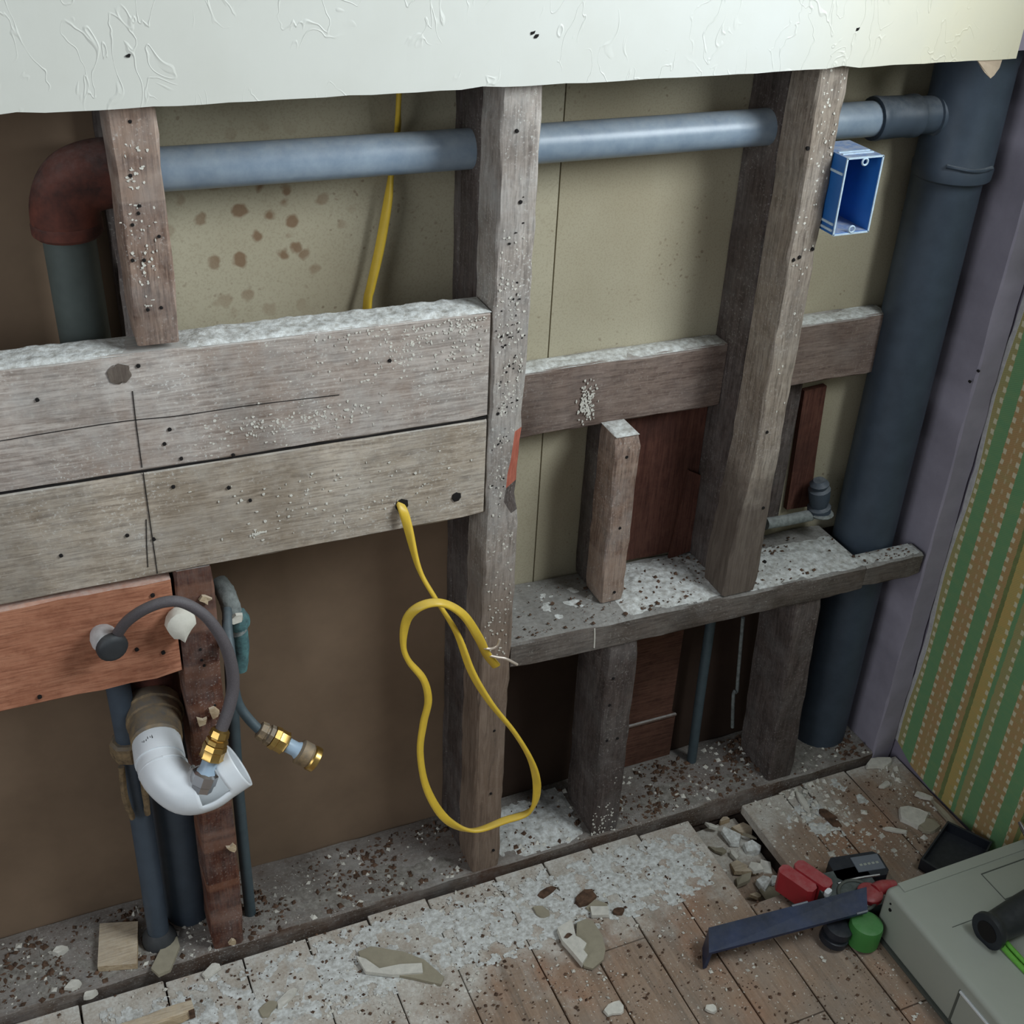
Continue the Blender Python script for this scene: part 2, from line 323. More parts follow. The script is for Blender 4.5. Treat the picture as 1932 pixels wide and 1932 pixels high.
    def lathe(self, p0, p1, prof, n=20, jit=0, seed=0):
        p0, p1 = Vector(p0), Vector(p1); T = (p1 - p0); L = T.length; T.normalize(); R = random.Random(seed)
        u = Vector((0, 0, 1)) if abs(T.z) < 0.9 else Vector((1, 0, 0)); u = (u - T * u.dot(T)).normalized(); w = T.cross(u)
        rs = []
        for t, r in prof:
            rs.append([p0 + T * (t * L) + (u * math.cos(2 * math.pi * j / n) + w * math.sin(2 * math.pi * j / n)) * r * (1 + (R.uniform(-jit, jit) if jit else 0)) for j in range(n)])
        self.rings(rs)
    def chip(self, c, sx, sy, th, seed, nv=8, rot=0.0, tilt=(0, 0), rough=0.3):
        R = random.Random(seed); b = len(self.v); pts = []
        for j in range(nv):
            a = 2 * math.pi * (j + R.uniform(-.3, .3)) / nv; q = 1 + R.uniform(-rough, rough)
            x, y = sx * q * math.cos(a), sy * q * math.sin(a)
            pts.append((x * math.cos(rot) - y * math.sin(rot), x * math.sin(rot) + y * math.cos(rot)))
        bot = [(c[0] + x, c[1] + y, c[2] + x * tilt[0] + y * tilt[1]) for x, y in pts]
        top = [(c[0] + x * .93, c[1] + y * .93, c[2] + th * R.uniform(.8, 1.2) + x * tilt[0] + y * tilt[1]) for x, y in pts]
        self.rings([bot, top])
    def prism(self, pts, z0, z1):
        self.rings([[(p[0], p[1], z0 + (p[2] if len(p) > 2 else 0)) for p in pts], [(p[0], p[1], z1 + (p[2] if len(p) > 2 else 0)) for p in pts]])
    def slab(self, pts, d):       # outline in space, thickened along vector d
        d = Vector(d); self.rings([[Vector(p) for p in pts], [Vector(p) + d for p in pts]])
    def build(self, name, mats, parent=None, smooth=None, origin=None, noise_amp=0):
        me = bpy.data.meshes.new(name)
        if not isinstance(mats, (list, tuple)): mats = [mats]
        if parent is not None: org = WO[parent.name]
        elif origin is not None: org = Vector(origin)
        else:
            xs, ys, zs = zip(*self.v); org = Vector(((min(xs) + max(xs)) / 2, (min(ys) + max(ys)) / 2, min(zs)))
        me.from_pydata([(x - org.x, y - org.y, z - org.z) for x, y, z in self.v], [], self.f)
        for m in mats: me.materials.append(M[m])
        me.polygons.foreach_set('material_index', self.mi)
        bm = bmesh.new(); bm.from_mesh(me); bmesh.ops.recalc_face_normals(bm, faces=bm.faces); bm.to_mesh(me); bm.free()
        if smooth: me.shade_smooth(); me.set_sharp_from_angle(angle=math.radians(smooth))
        o = bpy.data.objects.new(name, me); COL.objects.link(o)
        if parent is not None: o.parent = parent
        else: o.location = org
        WO[o.name] = org
        return o
def tag(o, label=None, cat=None, group=None, kind=None):
    for k, v in (('label', label), ('category', cat), ('group', group), ('kind', kind)):
        if v: o[k] = v
    return o
def thing(name, loc, label=None, cat=None, group=None, kind=None):
    o = bpy.data.objects.new(name, None); COL.objects.link(o); o.location = loc; o.empty_display_size = 0.02
    WO[o.name] = Vector(loc); return tag(o, label, cat, group, kind)
def nail_holes(parent, pts, r=0.0022, ny=(0, -1, 0)):
    for i, p in enumerate(pts):
        b = MB(); p = Vector(p); d = Vector(ny)
        b.lathe(p - d * 0.002, p + d * 0.0016, [(0, r), (0.9, r * 1.05), (1, r * .7)], 7, 0.15, i); b.build('nail_hole', 'hole', parent)
def dust_patch(parent, x0, x1, y0, y1, zf, h, seed, nx, ny, thr=0.0, name='dust_layer', mat='dust', sc=40.0, edge=0.25):
    b = MB(); H = {}
    for i in range(nx + 1):
        for j in range(ny + 1):
            x = x0 + (x1 - x0) * i / nx; y = y0 + (y1 - y0) * j / ny
            n = noise.fractal(Vector((x * sc, y * sc, seed)), 0.8, 2.0, 4) * 0.5 + 0.5
            e = min(i / nx, 1 - i / nx) / 0.06; e2 = min(j / ny, 1 - j / ny) / edge
            H[i, j] = (n - thr) * min(1, e) * min(1, e2) - 0.06
            b.v.append((x, y, zf(x, y) + max(H[i, j], -0.02) * h))
    for i in range(nx):
        for j in range(ny):
            if max(H[i, j], H[i + 1, j], H[i, j + 1], H[i + 1, j + 1]) > 0:
                a = i * (ny + 1) + j; b.face((a, a + ny + 1, a + ny + 2, a + 1))
    return b.build(name, mat, parent, 60)

# ------------------------------------------------------------------ the setting: walls and floor
wb = thing('wall_back', (0, 0.139, 0), kind='structure')
for (x0, x1, z0, z1, mt) in ((-0.398, 0.1195, 0.76, 1.6, 'tan'), (-1.4, -0.4, 0.76, 1.6, 'tan_brown_shaded'), (0.1215, 0.83, 0.44, 1.6, 'tan'), (0.0, 0.1195, 0.44, 0.758, 'tan'), (-1.4, -0.002, -0.03, 0.758, 'tan_brown_shaded'), (0.0, 0.83, -0.03, 0.438, 'hardboard_shaded')):  # lower sheets coloured darker to paint in the fall-off of light downward
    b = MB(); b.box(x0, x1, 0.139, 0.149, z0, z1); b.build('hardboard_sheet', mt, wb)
wf = thing('wall_front', (0, 0, 1.234), kind='structure')
b = MB(); R = random.Random(4); top = []; bot = []
for i in range(91):
    x = -1.5 + (0.672 + 1.5) * i / 90
    bot.append((x, -0.014, (0.00101 * x + 1.23493) + R.uniform(-.0006, .0006) + (0.0022 if i % 19 == 3 else 0)))
out = bot + [(0.675, -0.014, 1.5), (0.68, -0.014, 2.4), (-1.5, -0.014, 2.4)]
b.slab(out, (0, 0.013, 0)); b.build('plasterboard_sheet', 'paint', wf)
b = MB(); b.slab([(0.677, -0.006, 1.243), (0.8145, -0.006, 1.246), (0.8145, -0.006, 2.4), (0.684, -0.006, 2.4)], (0, 0.006, 0)); b.build('plaster_strip', 'plasterwall', wf)
b = MB(); b.slab([(0.6102, -0.0120, 1.2366), (0.6519, -0.0120, 1.2388), (0.6495, -0.0130, 1.2250), (0.6409, -0.0160, 1.2171), (0.6341, -0.0180, 1.2140), (0.6243, -0.0160, 1.2211), (0.6176, -0.0130, 1.2290)], (0, 0.0015, 0))
tag(b.build('torn_paper', 'paper', wf), 'torn brown paper flap hanging from the lower edge')
for q in ((-0.4064, -0.0140, 1.2817), (0.0024, -0.0140, 1.2882), (0.4177, -0.0140, 1.2786), (0.0068, -0.0140, 1.2849)):
    b = MB(); b.chip((0, 0, 0), .0028, .0018, .001, int(q[0] * 1000), 7, 0.5)
    b.v = [(q[0] + x, q[1] - z, q[2] + y) for x, y, z in b.v]; b.build('nail_hole', 'hole', wf)
# right wall: papered, with the window opening that lights the room (beyond the frame)
wr = thing('wall_right', (0.815, 0, 0), kind='structure')
b = MB(); b.box(0.8165, 0.93, -0.46, 0.15, -0.03, 2.4); b.build('wall_core', 'plasterwall', wr)
b = MB(); b.box(0.8165, 0.93, -1.34, -0.46, -0.03, 1.34); b.build('wall_core', 'plasterwall', wr)
b = MB(); b.box(0.8165, 0.93, -1.34, -0.46, 2.38, 2.5); b.build('wall_core', 'plasterwall', wr)
b = MB(); b.box(0.8165, 0.93, -2.6, -1.34, -0.03, 2.5); b.build('wall_core', 'plasterwall', wr)
R = random.Random(11)
pts = []
for i in range(61):
    z = 0.03 + (2.4 - 0.03) * i / 60
    pts.append((0.8142, -0.004 + R.uniform(-.003, .003) + 0.004 * math.sin(z * 19), z))
b = MB(); b.slab(pts + [(0.8142, -0.46, 2.4), (0.8142, -0.46, 0.0)] + [(0.8142, -0.05 * q, 0.002 + R.uniform(0, .008)) for q in range(8, 0, -1)], (0.0022, 0, 0)); b.build('wallpaper', 'wallpaper', wr)
b = MB(); b.slab([(0.8142, -0.46, 0), (0.8142, -1.34, 0), (0.8142, -1.34, 1.34), (0.8142, -0.46, 1.34)], (0.0022, 0, 0)); b.build('wallpaper', 'wallpaper', wr)
b = MB(); rs = []
for i in range(61):
    z = 0.03 + (1.6 - 0.03) * i / 60; w = 0.007 + 0.006 * noise.noise((0, 3, z * 30)) ; y = -0.004 + 0.004 * math.sin(z * 19)
    rs.append([(0.8150, y - .004, z), (0.8138, y - .002, z), (0.8140, y + w, z), (0.8155, y + w, z)])
b.rings(rs); b.build('torn_edge', 'scuffed', wr)
wn = thing('window_1', (0.86, -0.90, 1.34), kind='structure')
for (y0, y1, z0, z1) in ((-1.34, -1.30, 1.34, 2.38), (-0.50, -0.46, 1.34, 2.38), (-1.30, -0.50, 1.34, 1.38), (-1.30, -0.50, 2.34, 2.38)):
    b = MB(); b.box(0.84, 0.89, y0, y1, z0, z1); b.build('window_frame', 'pvc', wn)

# floor
fl = thing('floor', (0, 0, 0), kind='structure')
XB = [-1.10, -0.98, -0.86, -0.74, -0.625, -0.508, -0.394, -0.297, -0.20, -0.103, 0.014, 0.10, 0.187, 0.275, 0.372, 0.475, 0.56, 0.605, 0.70, 0.8135]
ENDS = {0.10: [-0.2005], -0.508: [-0.62], 0.187: [-0.52], 0.275: [-0.41], -0.297: [-0.53], -0.103: [-0.64], 0.475: [-0.45], -0.20: [-0.75]}
R = random.Random(21)
for i in range(len(XB) - 1):
    x0, x1 = XB[i], XB[i + 1]
    far = -0.0125 + R.uniform(-.004, .004)
    if x0 == 0.372: far = -0.205
    if 0.014 <= x0 <= 0.2: far = -0.008
    cuts = [far] + ENDS.get(x0, []) + [-1.7]
    for j in range(len(cuts) - 1):
        ya, yb = cuts[j], cuts[j + 1]
        b = MB(); dz = R.uniform(-.0012, .0006)
        b.beam('y', yb + .001, ya - .001, x0 + .0011, x1 - .0011, -0.02 + dz, 0.0 + dz, max(2, int((ya - yb) / .06)), 0.0004, 0.0012, i * 9 + j)
        b.build('floor_plank', 'floor', fl)
b = MB(); b.box(-1.4, 0.82, -1.7, 0.15, -0.06, -0.045); b.build('subfloor', 'subfloor', fl)
b = MB(); b.slab([(0.3725, -.012, -.0445), (0.4745, -.006, -.0445), (0.4745, -.204, -.0445), (0.3725, -.204, -.0445)], (0, 0, .004)); b.build('subfloor', 'floor', fl)

dust_patch(fl, -0.36, 0.365, -0.17, -0.014, lambda x, y: .0, .0030, 31, 300, 100, 0.34, edge=.4)
dust_patch(fl, -0.74, -0.30, -0.20, -0.022, lambda x, y: .0, .0026, 32, 200, 90, 0.42, edge=.4)
dust_patch(fl, 0.48, 0.70, -0.15, -0.014, lambda x, y: .0, .0026, 33, 110, 80, 0.42, edge=.4)
# ------------------------------------------------------------------ framing timber
def stud(name, label, mat, x0, x1, y0, y1, z0, z1, seed, lean=(0, 0), mod=None, mats=None, slotf=None, n=None, cat='stud', group=None, jit=0.0012):
    b = MB(); b.beam('z', z0, z1, x0, x1, y0, y1, n or max(6, int((z1 - z0) / .03)), jit, 0.0028, seed, mod, lean, slotf)
    o = b.build(name, mats or mat, None, 35); return tag(o, label, cat, group)
SA = stud('wall_stud', 'short rough brown stud standing on the wide board in front of the rusty elbow', 'stud_rough', -0.4306, -0.3846, 0.0, 0.06, 0.9855, 1.36, 1)
nail_holes(SA, [(-0.4159, 0.0000, 1.1669), (-0.4127, 0.0000, 1.1289), (-0.4197, 0.0000, 1.1176), (-0.4240, 0.0000, 1.0809), (-0.4126, 0.0000, 1.0797), (-0.4148, 0.0000, 1.0262), (-0.4013, 0.0000, 1.0269), (-0.3953, 0.0000, 1.1031), (-0.4103, 0.0000, 1.2187), (-0.4109, 0.0000, 1.1363)], .0018)
SA2 = stud('wall_stud', 'reddish brown stud beside the orange board, behind the grey hoses, reaching the floor plate', 'stud_red', -0.4325, -0.3865, 0.0, 0.06, 0.0125, 0.6935, 2, (0.0105, 0))
nail_holes(SA2, [(-0.3993, 0.0000, 0.5465), (-0.4017, 0.0000, 0.5557), (-0.4015, 0.0000, 0.5725), (-0.3917, 0.0000, 0.4787)], .0018)
for q, s in (((-0.3892, -0.0010, 0.6477), 1), ((-0.4106, -0.0010, 0.4584), 2), ((-0.3902, -0.0010, 0.2179), 3), ((-0.4028, -0.0010, 0.0242), 4), ((-0.3936, -0.0010, 0.4667), 5)):
    b = MB(); b.chip((0, 0, 0), .006, .009, .004, s, 7, 0.3, (0, 0), .5); b.v = [(q[0] + x, q[1] - z, q[2] + y) for x, y, z in b.v]; b.build('splinter', 'pale_wood', SA2)
def notchB(z, pts):
    pts = list(pts); c = 0.0028; d = 0.0028
    if 0.70 < z < 0.905: c = 0.003 + 0.021 * (0.905 - z) / 0.205; d = 0.003 + 0.014 * (0.905 - z) / 0.205
    elif 0.675 < z <= 0.70: c = 0.010; d = 0.008
    pts[1] = (pts[1][0] + .0028 - c, pts[1][1]); pts[2] = (pts[2][0], pts[2][1] - .0028 + d); return pts
zB = lambda i: 0.0125 + (1.36 - 0.0125) * (i + .5) / 66
SB = stud('wall_stud', 'tall plaster-flecked grey stud with a split corner, from floor plate to white panel', 'stud_grey', -0.0226, 0.0246, 0.0, 0.06, 0.0125, 1.36, 3, (0, 0), notchB, ['stud_grey', 'split_red', 'stud_dark'], lambda i, j: (1 if 0.722 < zB(i) < 0.80 else 2 if 0.68 < zB(i) <= .722 else 0) if j == 1 else 0, 66)
nail_holes(SB, [(0.0044, 0.0000, 1.1045), (-0.0043, 0.0000, 1.1843), (-0.0122, 0.0000, 0.8385), (0.0042, 0.0000, 0.3095), (0.0041, 0.0000, 0.1807), (0.0137, 0.0000, 0.0525)], .0022)
def notchD(z, pts):
    pts = list(pts)
    if z < 0.72:
        t = min(1, (0.72 - z) / 0.22); pts = [(p[0] - 0.013 * t if p[0] < 0.41 else p[0] + .003 * t, p[1]) for p in pts]
    return pts
SD = stud('wall_stud', 'tan stud standing on the dusty shelf, carrying the blue box on its side', 'stud_tan', 0.3868, 0.4295, 0.0, 0.06, 0.4615, 1.36, 4, (0, 0), notchD, n=40)
nail_holes(SD, [(0.4034, 0.0000, 0.9977), (0.3949, 0.0000, 0.9950), (0.4221, 0.0000, 1.0065), (0.3870, 0.0000, 1.1386), (0.4014, 0.0000, 0.7414), (0.4189, 0.0000, 0.6124), (0.4403, 0.0000, 0.5114)], .0024)
def topC(z, pts):
    if z > 0.72:
        t = (z - 0.72) / 0.022; t = min(1, t)
        pts = [(p[0], p[1] + (0.006 * t * t if p[1] < .06 else 0)) for p in pts]
    return pts
b = MB(); b.beam('z', 0.463, 0.742, 0.1885, 0.2268, 0.045, 0.099, 16, .0009, .0028, 5, topC)
SC1 = tag(b.build('stub_stud', 'stud_rough', None, 35), 'short upright stub with a rounded dusty top standing on the shelf', 'stud')
dust_patch(SC1, 0.190, 0.226, 0.050, 0.098, lambda x, y: 0.7422, 0.004, 3, 14, 16, 0.0)
nail_holes(SC1, [(0.2055, 0.0450, 0.7126), (0.2070, 0.0450, 0.5949), (0.2100, 0.0450, 0.4803)], .0022)
SC2 = stud('cripple_stud', 'grey cripple stud under the shelf, second upright right of the yellow loop', 'stud_dark', 0.1925, 0.2425, 0.002, 0.10, 0.0125, 0.4165, 6, (-0.006, 0))
nail_holes(SC2, [(0.1991, 0.0020, 0.3509), (0.2006, 0.0020, 0.2244), (0.2195, 0.0020, 0.2227), (0.1979, 0.0020, 0.2985)], .0022)
SE2 = stud('cripple_stud', 'dark leaning cripple stud under the right half of the shelf', 'stud_dark', 0.5425, 0.593, 0.006, 0.10, 0.0125, 0.4165, 7, (-0.020, 0))
SF = stud('end_stud', 'bare mauve-grey end stud against the papered wall', 'endstud', 0.7685, 0.8135, 0.001, 0.139, -0.02, 1.36, 8)
nail_holes(SF, [(0.7567, 0.0000, 0.7660), (0.7679, 0.0000, 0.7819)], .002)
# second row of uprights, deeper in the wall
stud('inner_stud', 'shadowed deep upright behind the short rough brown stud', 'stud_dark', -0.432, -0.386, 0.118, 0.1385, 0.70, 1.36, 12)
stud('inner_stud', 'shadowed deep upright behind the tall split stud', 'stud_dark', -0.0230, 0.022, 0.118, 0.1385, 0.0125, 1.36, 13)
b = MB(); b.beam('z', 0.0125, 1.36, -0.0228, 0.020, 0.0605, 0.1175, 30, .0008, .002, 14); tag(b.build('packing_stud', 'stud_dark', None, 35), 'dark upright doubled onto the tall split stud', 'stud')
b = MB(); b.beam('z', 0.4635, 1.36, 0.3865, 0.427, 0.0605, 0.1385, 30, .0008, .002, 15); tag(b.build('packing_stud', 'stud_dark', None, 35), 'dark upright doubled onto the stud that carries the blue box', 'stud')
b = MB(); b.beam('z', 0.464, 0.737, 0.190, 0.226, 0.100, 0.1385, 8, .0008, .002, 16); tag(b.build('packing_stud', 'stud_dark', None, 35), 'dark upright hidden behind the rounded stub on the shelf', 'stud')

# boards
def board(name, label, mat, x0, x1, y0, y1, z0, z1, seed, lean=(0, 0), cat='board', n=None, jit=.0012, mod=None):
    b = MB(); b.beam('x', x0, x1, y0, y1, z0, z1, n or max(6, int((x1 - x0) / .03)), jit, .0025, seed, mod, lean); return tag(b.build(name, mat, None, 35), label, cat)
BU = board('wide_board', 'upper weathered grey board with thick white dust on its top edge', 'board', -1.25, -0.0262, 0.0, 0.05, 0.8391, 0.984, 31, (0, -0.004), n=40, jit=.0006, mod=lambda a, P: [(p[0], p[1] - .005 * (a + 1.25) / 1.226 * (p[1] > .9)) for p in P])
dust_patch(BU, -1.25, -0.43, 0.001, 0.05, lambda x, y: 0.9835 - 0.009 * (x + 1.25) / 1.226, 0.0045, 1, 200, 16, -0.3, edge=.12)
dust_patch(BU, -0.385, -0.025, 0.001, 0.05, lambda x, y: 0.9835 - 0.009 * (x + 1.25) / 1.226, 0.0045, 2, 110, 16, -0.3, edge=.12)
BL = board('wide_board', 'lower weathered brown board with the yellow cable coming through a drilled hole', 'board_low', -1.25, -0.0258, 0.0005, 0.048, 0.694, 0.8367, 32, (0, -.001), n=40, jit=.0006, mod=lambda a, P: [(p[0], p[1] - .003 * (a + 1.25) / 1.226 * (p[1] > .8)) for p in P])
b = MB(); b.beam('x', -1.25, -0.0267, .0014, .044, .8364, .8394, 2, 0, .0002, 1, None, (0, -.004)); b.build('shadow_joint', 'hole', BL)  # dark strip set in the board gap, standing in for its shadow
nail_holes(BL, [(-0.0646, 0.0000, 0.7279)], .0062); nail_holes(BL, [(-0.1377, 0.0000, 0.7301)], .0085)
nail_holes(BL, [(-0.4106, 0.0000, 0.8103), (-0.5416, 0.0000, 0.7453), (-0.4678, 0.0000, 0.7564), (-0.4394, 0.0000, 0.7451), (-0.3252, 0.0000, 0.7748), (-0.3485, 0.0000, 0.7968)], .0022)
nail_holes(BU, [(-0.4316, 0.0000, 0.9644), (-0.5370, 0.0000, 0.9408), (-0.4072, 0.0000, 0.8835), (-0.4147, 0.0000, 0.8668), (-0.3983, 0.0000, 0.8448), (-0.3403, 0.0000, 0.8391), (-0.1520, 0.0000, 0.9306)], .0022)
b = MB(); q = (-0.4520, 0.0000, 0.9581); b.lathe((q[0], .001, q[2]), (q[0], -.0012, q[2]), [(0, .012), (.8, .0115), (1, .008)], 14, .2, 3); b.build('knot', 'stud_tan', BU)
def scribe(parent, pts, w=.0005, name='saw_mark', mat='hole'):
    b = MB(); b.tube(pts, w, 5, 4); b.build(name, mat, parent)
scribe(BU, [(-0.4410, -0.0004, 0.9359), (-0.4417, -0.0004, 0.8962), (-0.4417, -0.0004, 0.8414)]); scribe(BL, [(-0.4412, 0.0000, 0.8356), (-0.4408, 0.0000, 0.7651), (-0.4404, 0.0000, 0.6967)])
scribe(BL, [(-0.4447, 0.0000, 0.7732), (-0.4481, 0.0000, 0.7375), (-0.4501, 0.0000, 0.7081)])
scribe(BU, [(-0.5802, -0.0004, 0.8994), (-0.5164, -0.0004, 0.9011), (-0.4506, -0.0004, 0.9016), (-0.3943, -0.0004, 0.8987), (-0.3179, -0.0004, 0.8989), (-0.2134, -0.0004, 0.8959)], .0005, 'crack')
OB = board('orange_board', 'orange-brown board under the wide boards at the left edge', 'orange', -1.25, -0.4262, 0.001, 0.042, 0.5405, 0.6865, 33, n=26)
nail_holes(OB, [(-0.4491, 0.0000, 0.6672), (-0.4460, 0.0000, 0.5797), (-0.5936, 0.0000, 0.5524), (-0.4761, 0.0000, 0.5929)], .0026)
BK1 = board('blocking', 'horizontal block with dusty top between the tall split stud and the blue-box stud', 'block', 0.028, 0.3855, 0.100, 0.1385, 0.737, 0.8345, 34, n=14)
dust_patch(BK1, 0.03, 0.384, 0.101, 0.138, lambda x, y: 0.834, 0.005, 5, 90, 10, -0.12)
b = MB(); q = (0.1661, 0.0995, 0.7763); R = random.Random(8)
for s in range(150):
    x, z = R.gauss(0, .006), R.gauss(0, .014); n0_ = len(b.v); b.chip((0, 0, 0), R.uniform(.0006, .0022), R.uniform(.0008, .0028), .0006, s, 5)
    b.v[n0_:] = [(q[0] + x + u, q[1] - w, q[2] + z + v) for u, v, w in b.v[n0_:]]
o = b.build('dust_splash', 'plaster', BK1); o['kind'] = 'stuff'
BK2 = board('blocking', 'horizontal block between the blue-box stud and the fat soil pipe', 'block', 0.4285, 0.668, 0.100, 0.1385, 0.749, 0.846, 35, n=10)
dust_patch(BK2, 0.43, 0.667, 0.101, 0.138, lambda x, y: 0.8455, 0.003, 6, 60, 10, 0.0)
zs = lambda x, y: 0.463 - 0.010 * (x - 0.03) / 0.72
SH = thing('shelf_plank', (0.39, 0, 0.42), 'horizontal plank across the right bays, its top white with dust and crumbs', 'board')
b = MB(); b.beam('x', 0.0252, 0.645, 0.0, 0.136, 0.4175, 0.463, 20, .0011, .0028, 36, None, (0, -.0088)); b.build('plank', 'shelf', SH, 35)
b = MB(); b.beam('x', 0.6455, 0.760, 0.0, 0.0370, 0.4135, 0.4546, 5, .0014, .0028, 37, None, (0, -.001)); b.build('notched_end', 'shelf', SH, 35)
dust_patch(SH, 0.215, 0.40, 0.004, 0.132, zs, 0.006, 7, 60, 44, -0.05)
dust_patch(SH, 0.37, 0.643, 0.003, 0.10, zs, 0.006, 8, 90, 30, -0.05)
dust_patch(SH, 0.60, 0.757, 0.004, 0.036, zs, 0.004, 9, 50, 14, 0.1)
dust_patch(SH, 0.035, 0.19, 0.03, 0.132, zs, 0.0015, 10, 90, 64, 0.62)
scribe(SH, [(0.1565, -0.0006, 0.4589), (0.1582, -0.0006, 0.4399), (0.1589, -0.0006, 0.4230)],   .0012, 'drip', 'plaster')
SP = board('sole_plate', 'long floor plate under the studs, covered with rubble and dust', 'sole', -1.3, 0.7678, 0.0, 0.1385, -0.04, 0.0122, 38, n=60)
dust_patch(SP, -0.38, -0.03, 0.004, 0.07, lambda x, y: .0122, .006, 11, 100, 24, 0.40, mat='dust_grey_shaded')
dust_patch(SP, 0.03, 0.19, 0.003, 0.13, lambda x, y: .0122, .005, 12, 50, 40, 0.08)
dust_patch(SP, 0.25, 0.55, 0.003, 0.07, lambda x, y: .0122, .005, 13, 80, 24, 0.42, mat='dust_grey_shaded')
dust_patch(SP, 0.60, 0.765, 0.003, 0.07, lambda x, y: .0122, .004, 14, 60, 24, 0.34, mat='dust_grey_shaded')
dust_patch(SP, -1.0, -0.46, 0.003, 0.10, lambda x, y: .0122, .006, 15, 130, 30, 0.42, mat='dust_grey_shaded')
def splatter(parent, n, xf, zf, seed, y=0.0, mat='plaster', r0=.0006, r1=.0022):
    b = MB(); R = random.Random(seed)
    for i in range(n):
        x, z = xf(R), zf(R); k0 = len(b.v)
        if parent is SB and .66 < z < .905 and x > .0246 - .005 - .021 * (.905 - z) / .205: continue
        b.chip((0, 0, 0), R.uniform(r0, r1), R.uniform(r0, r1), .0006, seed * 1000 + i, 5)
        b.v[k0:] = [(x + u, y - w, z + v) for u, v, w in b.v[k0:]]
    o = b.build('plaster_splatter', mat, parent); o['kind'] = 'stuff'
splatter(SB, 260, lambda R: R.uniform(-.019, .018), lambda R: R.gauss(.86, .10), 1)
splatter(SB, 110, lambda R: R.uniform(-.019, .020), lambda R: R.gauss(.86, .09), 2, 0, 'hole', .0006, .0018)
splatter(SB, 70, lambda R: R.uniform(-.019, .021), lambda R: R.uniform(.45, .66), 3)
splatter(SD, 90, lambda R: R.uniform(.391, .425), lambda R: R.gauss(1.12, .12), 4)
splatter(SA, 70, lambda R: R.gauss(-.412, .006), lambda R: R.uniform(1.03, 1.20), 5)
splatter(BU, 240, lambda R: -.03 - abs(R.gauss(0, .10)), lambda R: .972 - abs(R.gauss(0, .035)), 6)
splatter(BU, 160, lambda R: R.gauss(-.27, .05), lambda R: R.gauss(.868, .010), 7)
splatter(BL, 90, lambda R: R.gauss(-.22, .08), lambda R: R.uniform(.71, .80), 8)
splatter(BL, 26, lambda R: R.gauss(-.320, .006), lambda R: R.gauss(.727, .0018), 9)
splatter(SC2, 60, lambda R: R.uniform(.19, .235), lambda R: abs(R.gauss(0.015, .035)) + .014, 10, .002)
# timber, and a dark panel for shade, deep in the right bays
CB = board('cavity_board_or_shade', 'dark red-brown board deep behind the rounded stub', 'cavity_red', 0.232, 0.3855, 0.128, 0.1385, 0.466, 0.7355, 41, n=5)
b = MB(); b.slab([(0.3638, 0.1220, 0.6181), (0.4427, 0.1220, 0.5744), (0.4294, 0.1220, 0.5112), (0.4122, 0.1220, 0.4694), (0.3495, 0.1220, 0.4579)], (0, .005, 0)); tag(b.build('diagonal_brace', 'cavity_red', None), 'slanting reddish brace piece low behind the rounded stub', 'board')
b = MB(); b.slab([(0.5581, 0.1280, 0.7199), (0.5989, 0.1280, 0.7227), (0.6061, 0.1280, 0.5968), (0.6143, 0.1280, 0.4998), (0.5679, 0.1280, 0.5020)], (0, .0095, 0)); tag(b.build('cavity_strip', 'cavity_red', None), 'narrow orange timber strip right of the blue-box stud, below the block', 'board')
board('cavity_board_or_shade', 'added dark panel standing in for shade between the blue-box stud and the narrow orange strip', 'stud_dark', 0.430, 0.556, 0.131, 0.1385, 0.466, 0.748, 42, n=5)  # dark panel added where the hardboard lies in shade
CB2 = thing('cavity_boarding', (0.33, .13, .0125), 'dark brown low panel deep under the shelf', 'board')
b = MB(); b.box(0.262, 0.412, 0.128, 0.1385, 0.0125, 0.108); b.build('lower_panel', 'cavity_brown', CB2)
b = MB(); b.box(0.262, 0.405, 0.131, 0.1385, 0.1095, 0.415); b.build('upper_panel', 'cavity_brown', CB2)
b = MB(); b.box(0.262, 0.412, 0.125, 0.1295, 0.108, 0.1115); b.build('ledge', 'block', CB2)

# ------------------------------------------------------------------ plumbing
DP = thing('drain_pipe', (-0.2, 0.09, 1.14), 'grey horizontal drain pipe running through the studs to the soil pipe', 'pipe')
b = MB(); b.tube([(-0.425, .09, 1.144), (0.0, .09, 1.1415), (0.565, .09, 1.142)], .0232, 24, 10, up=(0, 0, 1)); b.build('pipe', 'pipe', DP, 40)
b = MB(); b.lathe((0.552, .09, 1.142), (0.625, .09, 1.142), [(0, .0235), (0, .0285), (.06, .0295), (.12, .0285), (.2, .028), (.75, .027), (.8, .0285), (.95, .0285), (1, .025)], 26); b.build('coupling', 'pipe_dark', DP, 40)
b = MB(); b.tube([(-0.415, .09, 1.144), (-0.44, .09, 1.143), (-0.462, .09, 1.135), (-0.474, .09, 1.115), (-0.476, .09, 1.088)], lambda t: .036 if 0.1 < t < 0.92 else .033, 24, 6); b.build('elbow', 'rust', DP, 50)
b = MB(); b.lathe((-0.476, .09, 1.10), (-0.476, .09, 1.082), [(0, .034), (.2, .0365), (.8, .0365), (1, .033)], 24); b.build('elbow_collar', 'rust', DP, 40)
b = MB(); b.tube([(-0.476, .09, 1.09), (-0.474, .09, 0.9), (-0.468, .09, 0.62)], .0272, 24, 6); b.build('drop_pipe', 'pipe_drop', DP, 40)
SS = thing('soil_stack', (0.70, .085, .0125), 'fat dark soil pipe standing in the corner bay', 'pipe')
b = MB(); b.tube([(0.706, .0885, 0.0125), (0.704, .0885, 0.6), (0.702, .0885, 1.36)], .0495, 32, 8); b.build('pipe', 'pipe_dark', SS, 40)
